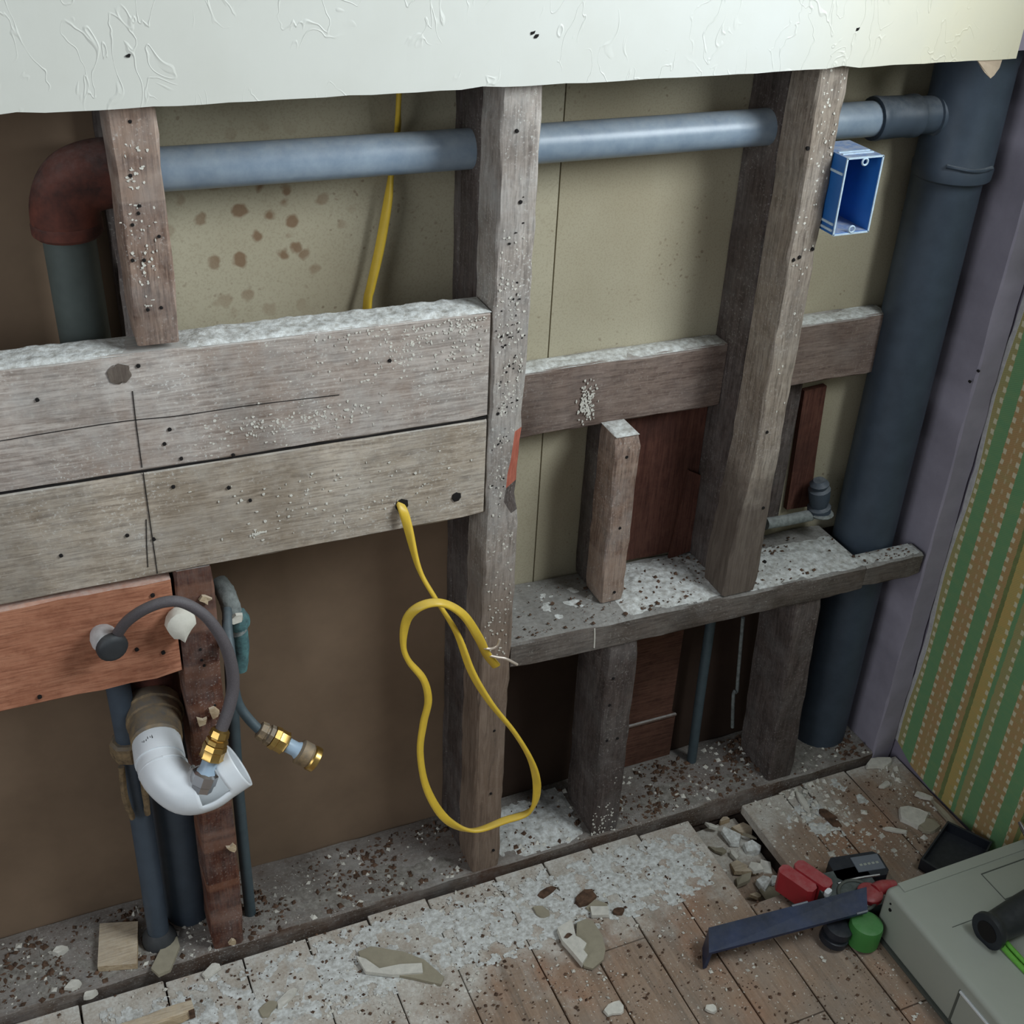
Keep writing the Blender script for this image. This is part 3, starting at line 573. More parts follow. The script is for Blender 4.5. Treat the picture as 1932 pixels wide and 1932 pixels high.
b = MB(); b.lathe((0.703, .083, 1.055), (0.702, .083, 1.235), [(0, .0500), (.02, .0545), (.1, .0555), (.12, .0535), (.85, .0535), (.9, .0555), (.99, .0555), (1, .050)], 32); b.build('tee_hub', 'pipe_dark', SS, 40)
b = MB(); b.lathe((0.615, .09, 1.142), (0.67, .088, 1.142), [(0, .0225), (.05, .025), (.62, .025), (.64, .0285), (.95, .029), (1, .029)], 26); b.build('branch_socket', 'pipe_dark', SS, 40)
b = MB(); b.tube([(0.660, .049, 1.082), (0.69, .029, 1.079), (0.725, .032, 1.080)], .0028, 8, 4, jit=.2, seed=2); b.build('hub_seam', 'pipe_dark', SS, 40)
# small pipe and larger pipe at the lower left
WP = thing('branch_pipe', (-0.45, .09, .0125), 'large dark waste pipe going into the floor behind the white trap', 'pipe')
b = MB(); b.tube([(-0.452, .09, 0.0125), (-0.45, .09, 0.25), (-0.455, .09, 0.42)], .033, 24, 5); b.build('pipe', 'pipe_dark', WP, 40)
b = MB(); b.lathe((-0.458, .09, 0.40), (-0.460, .09, 0.62), [(0, .033), (.02, .039), (.16, .040), (.2, .037), (.85, .036), (.9, .038), (1, .030)], 24); b.build('tee_body', 'rust', WP, 40)
SPI = thing('vent_pipe', (-0.505, .05, .0125), 'thin dark pipe left of the large waste pipe', 'pipe')
b = MB(); b.tube([(-0.502, .05, 0.0125), (-0.500, .05, 0.3), (-0.503, .05, 0.56)], .0155, 18, 6); b.build('pipe', 'pipe_dark', SPI, 40)
b = MB(); b.lathe((-0.5025, .048, 0.415), (-0.501, .048, 0.385), [(0, .018), (.1, .0225), (.5, .024), (.9, .0225), (1, .018)], 8); b.build('union_nut', 'brass_old', SPI, 30)
for s in (-1, 1):
    b = MB(); b.tube([(-0.503 + s * .012, .03, 0.385), (-0.504 + s * .013, .028, 0.335), (-0.502 + s * .010, .03, 0.29)], .0042, 8, 4, jit=.15, seed=5 + s); b.build('pipe_strap', 'brass_old', SPI, 40)
b = MB(); b.lathe((-0.502, .05, .0125), (-0.502, .05, .035), [(0, .026), (.5, .024), (1, .0165)], 18); b.build('floor_collar', 'rubber', SPI, 40)
CP = thing('water_pipe', (-0.365, .05, .0125), 'thin blue-grey water pipe with green corrosion beside the reddish stud', 'pipe')
b = MB(); b.tube([(-0.3665, .05, 0.0125), (-0.3655, .05, 0.3), (-0.356, .05, 0.57)], .0085, 14, 6); b.build('pipe', 'copper', CP, 40)
b = MB(); b.tube([(-0.3588, 0.0850, 0.6061), (-0.3541, 0.0700, 0.6025), (-0.3519, 0.0550, 0.5929), (-0.3498, 0.0500, 0.5730), (-0.3460, 0.0500, 0.5505)], .0125, 16, 5, jit=.05, seed=3); b.build('elbow', 'cement', CP, 50)
b = MB(); b.lathe((-0.3481, 0.0450, 0.5821), (-0.3436, 0.0450, 0.5604), [(0, .008), (.1, .0145), (.5, .0155), (.9, .0145), (1, .009)], 12, .06, 4); b.build('compression_nut', 'verdigris', CP, 40)
b = MB(); b.tube([(-0.3440, 0.0500, 0.5586), (-0.3431, 0.0500, 0.5234), (-0.3479, 0.0500, 0.4872)], .0105, 14, 5, jit=.04, seed=6); b.build('corroded_sleeve', 'verdigris', CP, 50)
b = MB(); b.chip((0, 0, 0), .010, .007, .006, 9, 7); q = (-0.3497, 0.0340, 0.5844); b.v = [(q[0] + x, q[1] - z, q[2] + y) for x, y, z in b.v]; b.build('sealant_lump', 'white_lump', CP)
# white trap with brass adapter
TR = thing('trap_elbow', (-0.465, -0.04, 0.41), 'white plastic trap elbow cut open along its arm, on a brass adapter', 'pipe')
A0, A1 = Vector((-0.463, .062, .452)), Vector((-0.4695, -0.012, .4475))
b = MB(); b.lathe(A0, A1, [(0, .034), (.1, .038), (.3, .039), (.32, .036), (.5, .0355), (.52, .033), (.6, .0335), (.95, .032), (1, .029)], 24, .012, 1); b.build('brass_adapter', 'brass_old', TR, 30)
pa, pb, pc, pd, pe = Vector((-0.4695, -.008, .4475)), Vector((-0.4705, -.032, .4435)), Vector((-0.469, -.058, .437)), Vector((-0.450, -.082, .4245)), Vector((-0.425, -.088, .4265))
pf, pg = Vector((-0.405, -.0865, .4355)), Vector((-0.381, -.085, .4465))
b = MB(); b.lathe(pa, pb + (pb - pa) * .35, [(0, .0275), (.05, .0305), (.9, .0312), (1, .031)], 28); b.build('inlet_sleeve', 'pvc', TR, 40)
for a in (88, 92, 98, 103, 109, 113):
    an = math.radians(a + 12); c0 = Vector((-0.4698, -.028, .444)); e = Vector((math.cos(an), 0, math.sin(an))) * .0313
    b = MB(); b.tube([c0 + e + Vector((0, -.004 + .002 * (a % 3), 0)), c0 + e + Vector((.0012 * (a % 2), .004, 0))], .0006, 5, 1); b.build('print_mark', 'rubber', TR)
pts = catmull([pb, pc, pd, pe, pf, pg], 7); nP = len(pts)
sk = lambda i, j: (19 <= i <= 28 and j in TR_OPEN)
TR_OPEN = set(range(0, 5)) | set(range(19, 24))
b = MB(); b.tube(pts, .0295, 24, 1, cap=False, skip=sk, up=(0, 0.2, 1)); el = b.build('cut_arm', 'pvc', TR, 40)
sm = el.modifiers.new('wall', 'SOLIDIFY'); sm.thickness = 0.003; sm.offset = -1
b = MB(); rr = []
for a in range(29):
    an = 2 * math.pi * a / 28
    rr.append(an)
T = (pc - pb).normalized(); u = Vector((0, 0, 1)); u = (u - T * u.dot(T)).normalized(); w = T.cross(u)
b.tube([pc + (u * math.cos(a) + w * math.sin(a)) * .0298 - T * .006 for a in rr], .0014, 6, 1); b.build('seam_ring', 'pvc', TR, 60)
# hoses
def fitting(root, p0, d, mats_):
    d = Vector(d).normalized(); p0 = Vector(p0)
    b = MB(); b.lathe(p0, p0 + d * .020, [(0, .0085), (.05, .0115), (.45, .0125), (.5, .0105), (.62, .0105), (.68, .0135), (.95, .0135), (1, .010)], 8); b.build('crimp_nut', mats_[0], root, 30)
    b = MB(); b.lathe(p0 + d * .019, p0 + d * .041, [(0, .009), (.05, .0145), (.35, .0155), (.4, .0145), (.8, .0145), (.9, .0155), (1, .012)], 8); b.build('swivel_nut', mats_[1], root, 30)
    b = MB(); b.lathe(p0 + d * .040, p0 + d * .060, [(0, .0095), (.7, .0095), (1, .013)], 16); b.build('washer_sleeve', mats_[2], root, 40)
    b = MB(); b.lathe(p0 + d * .058, p0 + d * .084, [(0, .012), (.1, .0165), (.6, .0165), (.65, .015), (.95, .0145), (1, .012)], 8 if mats_[3] == 'chrome' else 20); b.build('end_cap', mats_[3], root, 30)
    if mats_[4]:
        b = MB(); b.lathe(p0 + d * .076, p0 + d * .0865, [(0, .0155), (.2, .0168), (.85, .0168), (1, .0145)], 20); b.build('end_ring', mats_[4], root, 30)
H1 = thing('supply_hose', (-0.42, -.05, .45), 'grey braided hose arching from the chrome stub down to a brass end in the trap', 'hose')
hp = [(-0.4959, -0.0220, 0.6386), (-0.4840, -0.0340, 0.6621), (-0.4644, -0.0450, 0.6817), (-0.4419, -0.0520, 0.6915), (-0.4220, -0.0560, 0.6886), (-0.4001, -0.0580, 0.6669), (-0.3847, -0.0600, 0.6346), (-0.3765, -0.0620, 0.6002), (-0.3758, -0.0660, 0.5620), (-0.3849, -0.0740, 0.5333), (-0.3984, -0.0820, 0.5074)]
b = MB(); b.tube(hp, lambda t: .0066 + .0012 * min(1, max(0, (t - .5) * 4)), 16, 6); b.build('hose', 'hose', H1, 60)
e0, e1 = Vector((-0.3984, -0.0830, 0.5100)), Vector((-0.4312, -0.0980, 0.4412)); fitting(H1, e0, e1 - e0, ['brass', 'brass', 'pvc_blue', 'chrome', None])
H2 = thing('supply_hose', (-0.36, -.03, .45), 'thin blue-grey hose ending in the brass tip that points right', 'hose')
hp = [(-0.3599, 0.0300, 0.6024), (-0.3658, 0.0000, 0.5922), (-0.3697, -0.0300, 0.5740), (-0.3718, -0.0440, 0.5433), (-0.3694, -0.0500, 0.5148), (-0.3603, -0.0560, 0.4935), (-0.3494, -0.0620, 0.4766)]
b = MB(); b.tube(hp, .0062, 14, 6); b.build('hose', 'copper', H2, 60)
e0, e1 = Vector((-0.3494, -0.0620, 0.4766)), Vector((-0.2843, -0.0920, 0.4282)); fitting(H2, e0, e1 - e0, ['brass_old', 'brass', 'pvc_blue', 'brass_old', 'brass'])
ST = thing('capped_stub', (-0.51, -.02, .61), 'dark rubber capped pipe stub with chrome collar on the orange board', 'pipe')
q0 = Vector((-0.5136, 0.0020, 0.6265)); q1 = Vector((-0.5079, -0.0240, 0.6268)); q2 = q1
b = MB(); b.lathe(q0, q1, [(0, .013), (.3, .016), (.6, .0165), (1, .015)], 20, .02, 1); b.build('collar', 'scuffed', ST, 40)
b = MB(); b.lathe(q1 + (q0 - q1) * .12 + Vector((.003, 0, -.003)), q1 + (q1 - q0) * .35 + Vector((.003, 0, -.004)), [(0, .0150), (.1, .0185), (.6, .0185), (.85, .0165), (1, .011)], 20); b.build('rubber_cap', 'rubber', ST, 40)
b = MB(); q = (-0.4224, -0.0010, 0.6256)
R = random.Random(5); ring = [(math.cos(2 * math.pi * j / 14) * .0185 * (1 + R.uniform(-.07, .07)), math.sin(2 * math.pi * j / 14) * .021 * (1 + R.uniform(-.07, .07))) for j in range(14)]
ring[11] = (.002, -.027); ring[12] = (.006, -.018); ring[13] = (.012, -.008)
b.rings([[(q[0] + s * x, q[1] - d, q[2] + s * z) for x, z in ring] for s, d in ((.9, 0), (1, .006), (.93, .016), (.6, .019), (.1, .0195))]); tag(b.build('pipe_cap', 'white_lump', None, 40), 'broken white round cap behind the arch of the grey hose', 'cap')
# valve and thin lines in the right bays
VA = thing('stop_valve', (0.61, .09, .46), 'small grey stop valve on a short pipe at the back of the shelf', 'valve')
b = MB(); b.tube([(0.5089, 0.1000, 0.5047), (0.5446, 0.1000, 0.5033), (0.5961, 0.1000, 0.5027)], .0095, 14, 5); b.build('pipe', 'cement', VA, 40)
v0, v1 = Vector((0.6125, 0.1000, 0.4993)), Vector((0.5986, 0.1000, 0.5685))
b = MB(); b.lathe(v0, v1, [(0, .012), (.1, .019), (.25, .019), (.3, .014), (.5, .017), (.75, .018), (.8, .013), (.9, .016), (1, .010)], 14, .03, 2); b.build('valve_body', 'pipe_dark', VA, 40)
b = MB(); b.lathe(v0 + Vector((0, -.004, .004)), v0 + Vector((0, -.004, .010)), [(0, .018), (.5, .0205), (1, .018)], 16); b.build('flange', 'cement', VA, 40)
b = MB(); b.tube([(0.4415, .10, 0.0125), (0.436, .10, 0.2), (0.4325, .10, 0.4165)], .0085, 14, 4); tag(b.build('riser_pipe', 'copper', None, 40), 'thin dark riser pipe under the shelf', 'pipe')
b = MB(); b.tube([(0.5057, 0.1100, 0.3106), (0.5173, 0.1100, 0.1859), (0.5214, 0.1100, 0.1424), (0.5137, 0.1080, 0.1414), (0.5267, 0.1100, 0.0572)], .0032, 10, 3); tag(b.build('thin_line', 'cement', None, 40), 'very thin pale line under the shelf beside the leaning cripple stud', 'pipe')

# ------------------------------------------------------------------ electrical
YC = thing('yellow_cable', (-0.138, 0, .73), 'yellow flat electric cable looping out of the drilled board', 'cable')
up_ = [(-0.093, .112, 1.36), (-0.1019, 0.1120, 1.1948), (-0.0990, 0.1250, 1.1588), (-0.1068, 0.1260, 1.1067), (-0.1136, 0.1200, 1.0742), (-0.1242, 0.1200, 1.0198), (-0.1356, 0.1200, 0.9738), (-0.1414, 0.1180, 0.9490), (-0.150, .105, .86), (-0.145, .070, .78), (-0.1388, .03, .737)]
lo_ = [(-0.1394, -0.0030, 0.7306), (-0.1349, -0.0120, 0.7092), (-0.1255, -0.0300, 0.6509), (-0.1076, -0.0450, 0.6085), (-0.0814, -0.0560, 0.5538), (-0.0626, -0.0660, 0.4910), (-0.0365, -0.0730, 0.4350), (0.0006, -0.0800, 0.3732), (0.0279, -0.0850, 0.3122), (0.0389, -0.0850, 0.2561), (0.0328, -0.0800, 0.2103), (-0.0031, -0.0700, 0.1940), (-0.0519, -0.0660, 0.1874), (-0.0926, -0.0620, 0.2216), (-0.1210, -0.0580, 0.2871), (-0.1303, -0.0540, 0.3554), (-0.1253, -0.0520, 0.4076), (-0.1191, -0.0530, 0.4472), (-0.1273, -0.0560, 0.4889), (-0.1494, -0.0600, 0.5296), (-0.1575, -0.0630, 0.5620), (-0.1549, -0.0700, 0.6062), (-0.1389, -0.0780, 0.6284), (-0.1123, -0.0820, 0.6287), (-0.0806, -0.0740, 0.5967), (-0.0498, -0.0550, 0.5376), (-0.0329, -0.0450, 0.4976), (-0.0165, -0.0420, 0.4703)]
b = MB(); b.tube(up_ + lo_, .0062, 12, 7, flat=.5, twist=lambda t: 0.7 + 1.1 * math.sin(t * 19) + 0.7 * math.sin(t * 41), up=(1, 0, 0)); b.build('sheath', 'yellow', YC, 60)
b = MB(); b.tube([(-0.0402, -0.0500, 0.5142), (-0.0301, -0.0520, 0.5112), (-0.0218, -0.0540, 0.5159), (-0.0189, -0.0550, 0.5266)], .0020, 8, 5); b.build('wire_end', 'wire', YC, 60)
b = MB(); b.tube([(-0.0309, -0.0460, 0.4959), (-0.0192, -0.0500, 0.4921), (-0.0070, -0.0530, 0.4882), (0.0094, -0.0550, 0.4750)], .0020, 8, 5); b.build('wire_end', 'wire', YC, 60)
JB = thing('junction_box', (0.457, 0, 1.033), 'blue plastic junction box with dusty top fixed to the tan stud', 'electrical box')
X0, X1, Y0, Y1, Z0, Z1 = 0.4305, 0.4855, -0.024, 0.046, 1.032, 1.130; t = .0022
b = MB(); b.box(X0, X1, Y1 - t, Y1, Z0, Z1); b.build('back_plate', 'blue', JB)
b = MB(); b.box(X0, X0 + t, Y0, Y1 - t, Z0, Z1); b.build('side_wall', 'blue', JB)
b = MB(); b.box(X1 - t, X1, Y0, Y1 - t, Z0, Z1); b.build('side_wall', 'blue', JB)
b = MB(); b.box(X0 + t, X1 - t, Y0, Y1 - t, Z1 - t, Z1); b.build('top_wall', 'blue', JB)
b = MB(); b.box(X0 + t, X1 - t, Y0, Y1 - t, Z0, Z0 + t); b.build('bottom_wall', 'blue', JB)
b = MB(); w_ = .0016
for q in ((X0 - .0004, X0 + w_, Z0, Z1), (X1 - w_, X1 + .0006, Z0, Z1), (X0, X1, Z1 - w_, Z1 + .0006), (X0, X1, Z0 - .0006, Z0 + w_)): b.box(q[0], q[1], Y0 - .0012, Y0 + .0004, q[2], q[3])
b.build('scuffed_rim', 'blue_light', JB)
for zc in (Z1 - .006, Z0 + .006):
    b = MB(); xc = (X0 + X1) / 2; b.tube([(xc + .0042 * math.cos(a * math.pi / 6), Y0 - .0008, zc + .0042 * math.sin(a * math.pi / 6)) for a in range(13)], .0014, 6, 1); b.build('screw_ear', 'blue_light', JB, 60)
for z in (Z1 - .022, Z0 + .012, Z0 + .004):
    b = MB(); b.box(X0 - .0018, X0 + .0004, Y0 + .002, Y1 - .03, z, z + .003); b.build('side_rib', 'blue_light', JB)
for y in (Y0 + .014, Y0 + .022):
    b = MB(); b.box(X0 + .004, X1 - .004, y, y + .003, Z1, Z1 + .0012); b.build('top_rib', 'blue_light', JB)

# ------------------------------------------------------------------ tools at the lower right
FB = thing('flat_bar', (0.39, -.28, 0), 'long dark navy flat steel bar lying across the tool, bent down at its left end', 'tool')
a0, a1, a2, a3 = Vector((0.262, -.250, .040)), Vector((0.242, -.286, .034)), Vector((0.498, -.322, .056)), Vector((0.520, -.288, .064))
b = MB(); nn = []; n1 = Vector((0, 0, .005))
b.hexa([a1, a2, a3, a0], [a1 + n1, a2 + n1, a3 + n1, a0 + n1]); b.build('blade', 'navy', FB)
b = MB(); l0, l1 = Vector((0.256, -.252, .003)), Vector((0.238, -.284, .002))
b.hexa([l1, l1 + Vector((.006, -.001, 0)), l0 + Vector((.006, -.001, 0)), l0], [a1, a1 + Vector((.006, -.001, .004)), a0 + Vector((.006, -.001, .004)), a0]); b.build('bent_end', 'navy', FB)
for t0, t1 in ((.52, .62), (.93, 1.0)):
    e = a0.lerp(a3, t0) if t0 < .9 else a1.lerp(a2, t0); f = a0.lerp(a3, t1) if t0 < .9 else a1.lerp(a2, t1)
    b = MB(); b.tube([e + Vector((0, 0, .0055)), f + Vector((0, 0, .0055))], .0018, 6, 2); b.build('worn_edge', 'label', FB)
PT = thing('power_tool', (0.53, -.27, 0), 'dark green cordless power tool with red latch and black battery beside the grey case', 'tool')
b = MB(); b.box(.456, .562, -.312, -.222, .012, .046, .012, -.12, (.509, -.267)); b.build('tool_body', 'greenblack', PT, 40)
b = MB(); b.lathe((.494, -.330, .003), (.496, -.330, .046), [(0, .022), (.08, .0255), (.8, .0255), (.95, .024), (1, .018)], 24); b.build('green_housing', 'green', PT, 40)
b = MB(); b.lathe((.452, -.313, .002), (.458, -.314, .036), [(0, .017), (.1, .022), (.4, .022), (.45, .018), (.6, .018), (.65, .022), (.95, .021), (1, .015)], 20); b.build('wheel', 'black', PT, 40)
b = MB(); b.box(.502, .600, -.262, -.205, .010, .046, .008, -.18, (.551, -.233)); bt = b.build('battery_pack', 'black', PT, 40)
b = MB(); b.box(.545, .592, -.246, -.216, .0455, .0475, 0, -.18, (.551, -.233)); lp = b.build('label_plate', 'label', bt)
for i in range(5):
    b = MB(); b.box(.553 + .007 * i, .5575 + .007 * i, -.236 - .0012 * i, -.232 - .0012 * i, .0474, .0478); b.build('print_mark', 'case', bt)
b = MB(); b.tube([(.497, -.252, .047), (.53, -.2545, .048), (.570, -.262, .048)], .0022, 8, 3); b.build('metal_rail', 'chrome', bt)
for s, (x, y) in enumerate(((.440, -.222), (.466, -.226))):
    b = MB(); b.box(x - .0145, x + .0145, y - .036, y + .034, .010, .052 + .004 * s, .006, .38, (x, y)); b.build('red_latch', 'red', PT, 40)
b = MB(); b.box(.462, .477, -.268, -.258, .044, .054, .002, .38); b.build('latch_tip', 'pvc', PT)
b = MB(); b.box(.462, .496, -.300, -.288, .030, .052, .003, -.1); b.build('red_trigger', 'red', PT, 40)
b = MB(); b.tube([(.512 + .029 * math.cos(a * math.pi / 12), -.282 + .029 * math.sin(a * math.pi / 12), .0475) for a in range(25)], .0028, 8, 1); b.build('dial_ring', 'case_dark', PT, 60)
b = MB(); b.lathe((.530, -.289, .044), (.530, -.289, .056), [(0, .020), (.8, .020), (1, .017)], 22); b.build('red_knob', 'red', PT, 40)
b = MB(); b.tube([(.54, -.287, .048), (.56, -.283, .047), (.582, -.285, .043)], lambda t: .013 - .004 * t, 12, 4); b.build('red_handle', 'red', PT, 50)
for i in range(4):
    b = MB(); b.chip((.494 + .006 * i, -.308 + .004 * (i % 2), .047), .003, .0022, .0012, i, 6); b.build('plaster_speck', 'plaster', PT)
TY = thing('plastic_tray', (0.735, -.25, 0), 'black plastic tray leaning by the foot of the papered wall', 'tray')
qa, qb, qc, qd = Vector((.672, -.245, .004)), Vector((.772, -.193, .004)), Vector((.806, -.262, .010)), Vector((.700, -.325, .008))
up1 = Vector((0, 0, .022)); ctr = (qa + qb + qc + qd) / 4
b = MB(); b.hexa([qa, qd, qc, qb], [p + Vector((0, 0, .003)) for p in (qa, qd, qc, qb)]); b.build('tray_floor', 'black', TY)
for p, q in ((qa, qb), (qb, qc), (qc, qd), (qd, qa)):
    i1, i2 = p.lerp(ctr, .07), q.lerp(ctr, .07); b = MB(); b.hexa([p, q, i2, i1], [p + up1, q + up1, i2 + up1, i1 + up1]); b.build('tray_side', 'black', TY)
CS = thing('tool_case', (0.66, -.6, 0), 'grey-beige hard plastic case in the lower right corner', 'case')
bm_ = MB(); bm_.box(.5245, .803, -1.0, -.318, .003, .1)
cs = bm_.build('case_body', 'case', CS); bv = cs.modifiers.new('edge', 'BEVEL'); bv.width = .009; bv.segments = 4; cs.data.shade_smooth()
b = MB(); b.box(.522, .806, -1.0, -.316, .0, .006); b.build('base_rim', 'case_dark', CS)
b = MB(); b.box(.545, .800, -.338, -.321, .0985, .1025); b.build('lid_ridge', 'case', CS)
def groove(pts, r=.0011):
    b = MB(); b.tube(pts, r, 6, 1); b.build('lid_groove', 'case_dark', CS)
groove([(.795, -.352, .1002), (.681, -.352, .1002), (.681, -.404, .1002), (.80, -.404, .1002)])
groove([(.57, -.416, .1002), (.80, -.416, .1002)], .0006)
b = MB(); b.box(.5228, .526, -.99, -.498, .014, .076); b.build('side_panel', 'case', CS)
b = MB(); b.box(.5215, .526, -.99, -.496, .075, .0785); b.build('panel_lip_highlight', 'pvc', CS)  # white colour paints in the highlight along the panel's top edge
b = MB(); b.box(.5222, .526, -.498, -.494, .010, .078); b.build('panel_edge', 'case_dark', CS)
nail_holes(CS, [(.5244, -.3395, .072)], .0028, (-1, 0, 0)); nail_holes(CS, [(.5244, -.337, .083)], .0016, (-1, 0, 0))
HN = thing('hose_nozzle', (0.66, -.47, .1), 'black flared hose nozzle lying on the grey case', 'nozzle')
n0 = Vector((0.5928, -0.4547, 0.1250)); n1 = Vector((0.7330, -0.4416, 0.1280))
b = MB(); b.lathe(n0, n1, [(0, .0165), (0, .0275), (.05, .028), (.09, .0245), (.14, .0225), (.5, .026), (1, .029)], 28); b.build('nozzle_body', 'black', HN, 40)
b = MB(); d_ = (n0 - n1).normalized(); b.lathe(n0 + d_ * .0006, n0 - d_ * .02, [(0, .0168), (1, .012)], 24); b.build('bore', 'hole', HN, 40)
GC = thing('green_cord', (0.64, -.5, .1), 'bright green double cord lying on the case below the black nozzle', 'cord')
for dx in (0, .010):
    b = MB(); p = [(0.6134, -0.4563, 0.1060), (0.6129, -0.4761, 0.1040), (0.6138, -0.4970, 0.1030), (0.6149, -0.5222, 0.1030), (0.6164, -0.5617, 0.1030)]
    b.tube([(x + dx, y + dx * .3, z) for x, y, z in p], .0042, 10, 5, jit=.05, seed=3); b.build('strand', 'lime', GC, 50)
SCR = thing('hand_tool', (0.79, -.36, .1), 'teal handled hand tool leaning on the wallpaper above the grey case', 'tool')
t0, t1, t2 = Vector((0.800, -.300, .118)), Vector((0.796, -.33, .109)), Vector((0.79, -.47, .112))
b = MB(); b.tube([t0, t0.lerp(t1, .5), t1], lambda t: .0035 + .003 * t, 10, 4); b.build('steel_tip', 'chrome', SCR, 50)
b = MB(); b.tube([t1, t1.lerp(t2, .3), t2], lambda t: .0085 + .002 * math.sin(t * 6), 14, 5); b.build('handle', 'teal', SCR, 50)

# ------------------------------------------------------------------ rubble and scraps
def scrap(name, label, mat, c, sx, sy, th, seed, rot=0, tilt=(0, 0), rough=.3, cat='debris', nv=9, group=None):
    b = MB(); b.chip(c, sx, sy, th, seed, nv, rot, tilt, rough); return tag(b.build(name, mat), label, cat, group)
b = MB(); b.prism([(0.0967, -0.1417, 0.0000), (0.1129, -0.1404, 0.0000), (0.1212, -0.1479, 0.0000), (0.1226, -0.1762, 0.0000), (0.1160, -0.2017, 0.0000), (0.1044, -0.2176, 0.0000), (0.0824, -0.2261, 0.0000), (0.0722, -0.2181, 0.0000), (0.0711, -0.1894, 0.0000)], .0015, .006)
o = tag(b.build('plaster_chip', 'plaster_grey'), 'large olive-grey plaster chip with a torn white edge', 'debris')
b = MB(); b.prism([(0.0616, -0.1444, 0.0040), (0.0895, -0.1371, 0.0040), (0.0819, -0.1680, 0.0040), (0.0863, -0.1739, 0.0040), (0.0911, -0.1861, 0.0040), (0.0815, -0.1947, 0.0040), (0.0833, -0.2056, 0.0040), (0.0692, -0.2163, 0.0040), (0.0642, -0.1901, 0.0040), (0.0589, -0.1675, 0.0040)], -.002, .008); b.build('torn_edge', 'plaster', o)
b = MB(); b.chip((0.0704, -0.1644, 0.0135), .007, .004, .001, 4, 8, .5); b.build('rust_stain', 'debris_brown', o)
b = MB(); b.prism([(0.1291, -0.1226, 0.0000), (0.1557, -0.1329, 0.0000), (0.1490, -0.1478, 0.0000), (0.1237, -0.1392, 0.0000)], .001, .008); tag(b.build('tile_piece', 'plaster'), 'small white rectangular tile piece on the floor', 'debris')
b = MB(); b.prism([(0.1233, -0.1193, 0.0000), (0.1435, -0.1104, 0.0000), (0.1586, -0.1252, 0.0000), (0.1533, -0.1320, 0.0000), (0.1271, -0.1285, 0.0000)], .0008, .004); tag(b.build('plaster_chip', 'plaster_grey'), 'olive plaster chip behind the white tile piece', 'debris')
b = MB(); b.prism([(-0.2328, -0.0717, 0.0000), (-0.2122, -0.0695, 0.0000), (-0.1709, -0.0957, 0.0000), (-0.1460, -0.1205, 0.0000), (-0.1287, -0.1598, 0.0000), (-0.1375, -0.1700, 0.0000), (-0.1714, -0.1452, 0.0000), (-0.2150, -0.1165, 0.0000), (-0.2341, -0.0973, 0.0000)], .001, .006)
o = tag(b.build('paper_scrap', 'plaster_grey'), 'long curled olive plaster scrap with white underside near the bottom middle', 'debris')
b = MB(); b.prism([(-0.2384, -0.0798, 0.0050), (-0.2269, -0.0902, 0.0050), (-0.2131, -0.1135, 0.0050), (-0.1824, -0.1175, 0.0050), (-0.1519, -0.1273, 0.0050), (-0.1560, -0.1435, 0.0050), (-0.1991, -0.1306, 0.0050), (-0.2336, -0.1114, 0.0050)], -.003, .004); b.build('white_edge', 'plaster', o)
b = MB(); b.beam('x', -.632, -.478, -.098, -.078, .002, .022, 8, .001, .002, 3); wsb = len(b.v)
b.rot(0, 0.06, (-.555, -.088)); WS = tag(b.build('wood_strip', 'pale_wood'), 'pale wooden strip lying on the floor at the bottom left', 'scrap')
b = MB(); b.box(-.486, -.478, -.099, -.076, .004, .020, 0, .06, (-.555, -.088)); b.build('burnt_end', 'debris_brown', WS)
b = MB(); b.prism([(-0.5802, 0.1010, 0.0125), (-0.5270, 0.0847, 0.0125), (-0.5401, 0.0093, 0.0125), (-0.5931, 0.0241, 0.0125)], .0005, .012); tag(b.build('wood_block', 'pale_wood'), 'square pale wood block on the floor plate left of the pipes', 'scrap')
b = MB(); b.prism([(-0.5019, 0.0300, 0.0125), (-0.4776, 0.0409, 0.0125), (-0.4770, 0.0224, 0.0125), (-0.4973, -0.0141, 0.0125), (-0.5144, -0.0171, 0.0125), (-0.5223, -0.0015, 0.0125)], .001, .007); tag(b.build('plaster_chip', 'plaster_grey'), 'tan plaster chip at the foot of the pipes beside the wood block', 'debris')
scrap('plaster_chip', 'white plaster chunk on the floor plate at the far left', 'plaster', (-0.6393, 0.0778, 0.0130), .011, .007, .008, 61)
scrap('plaster_chip', 'pale plaster flake in front of the wood block', 'plaster', (-0.6280, 0.0125, 0.0130), .012, .008, .005, 62, .5)
scrap('plaster_chip', 'cream plaster flake by the gap at the left floor edge', 'plaster', (-0.4406, -0.0238, 0.0010), .016, .008, .004, 63, .4)
scrap('plaster_chip', 'pale splinter of plaster near the bottom edge, left of centre', 'plaster', (-0.3519, -0.1091, 0.0010), .020, .006, .004, 64, .5)
scrap('plaster_chip', 'brown paper scrap under the pale splinter near the bottom edge', 'plaster_grey', (-0.3806, -0.1165, 0.0010), .018, .010, .003, 65, .6)
scrap('plaster_chip', 'cream lump on the gap at the foot of the floor plate, far left', 'plaster', (-0.6084, -0.0053, 0.0020), .011, .006, .007, 66, .3)
scrap('plaster_chip', 'small olive chip behind the long curled scrap', 'plaster_grey', (0.0537, -0.1011, 0.0010), .012, .013, .003, 67)
scrap('brick_crumb', 'reddish crumb patch by the foot of the tall split stud', 'debris_brown', (0.0774, -0.0691, 0.0010), .017, .008, .003, 68, .1)
scrap('wood_scrap', 'dark brown crumbled wood behind the white tile piece', 'debris_brown', (0.1344, -0.1022, 0.0010), .020, .012, .005, 69, .3)
scrap('wood_scrap', 'brown chip right of the white tile piece', 'debris_brown', (0.1697, -0.1436, 0.0010), .012, .007, .004, 70)
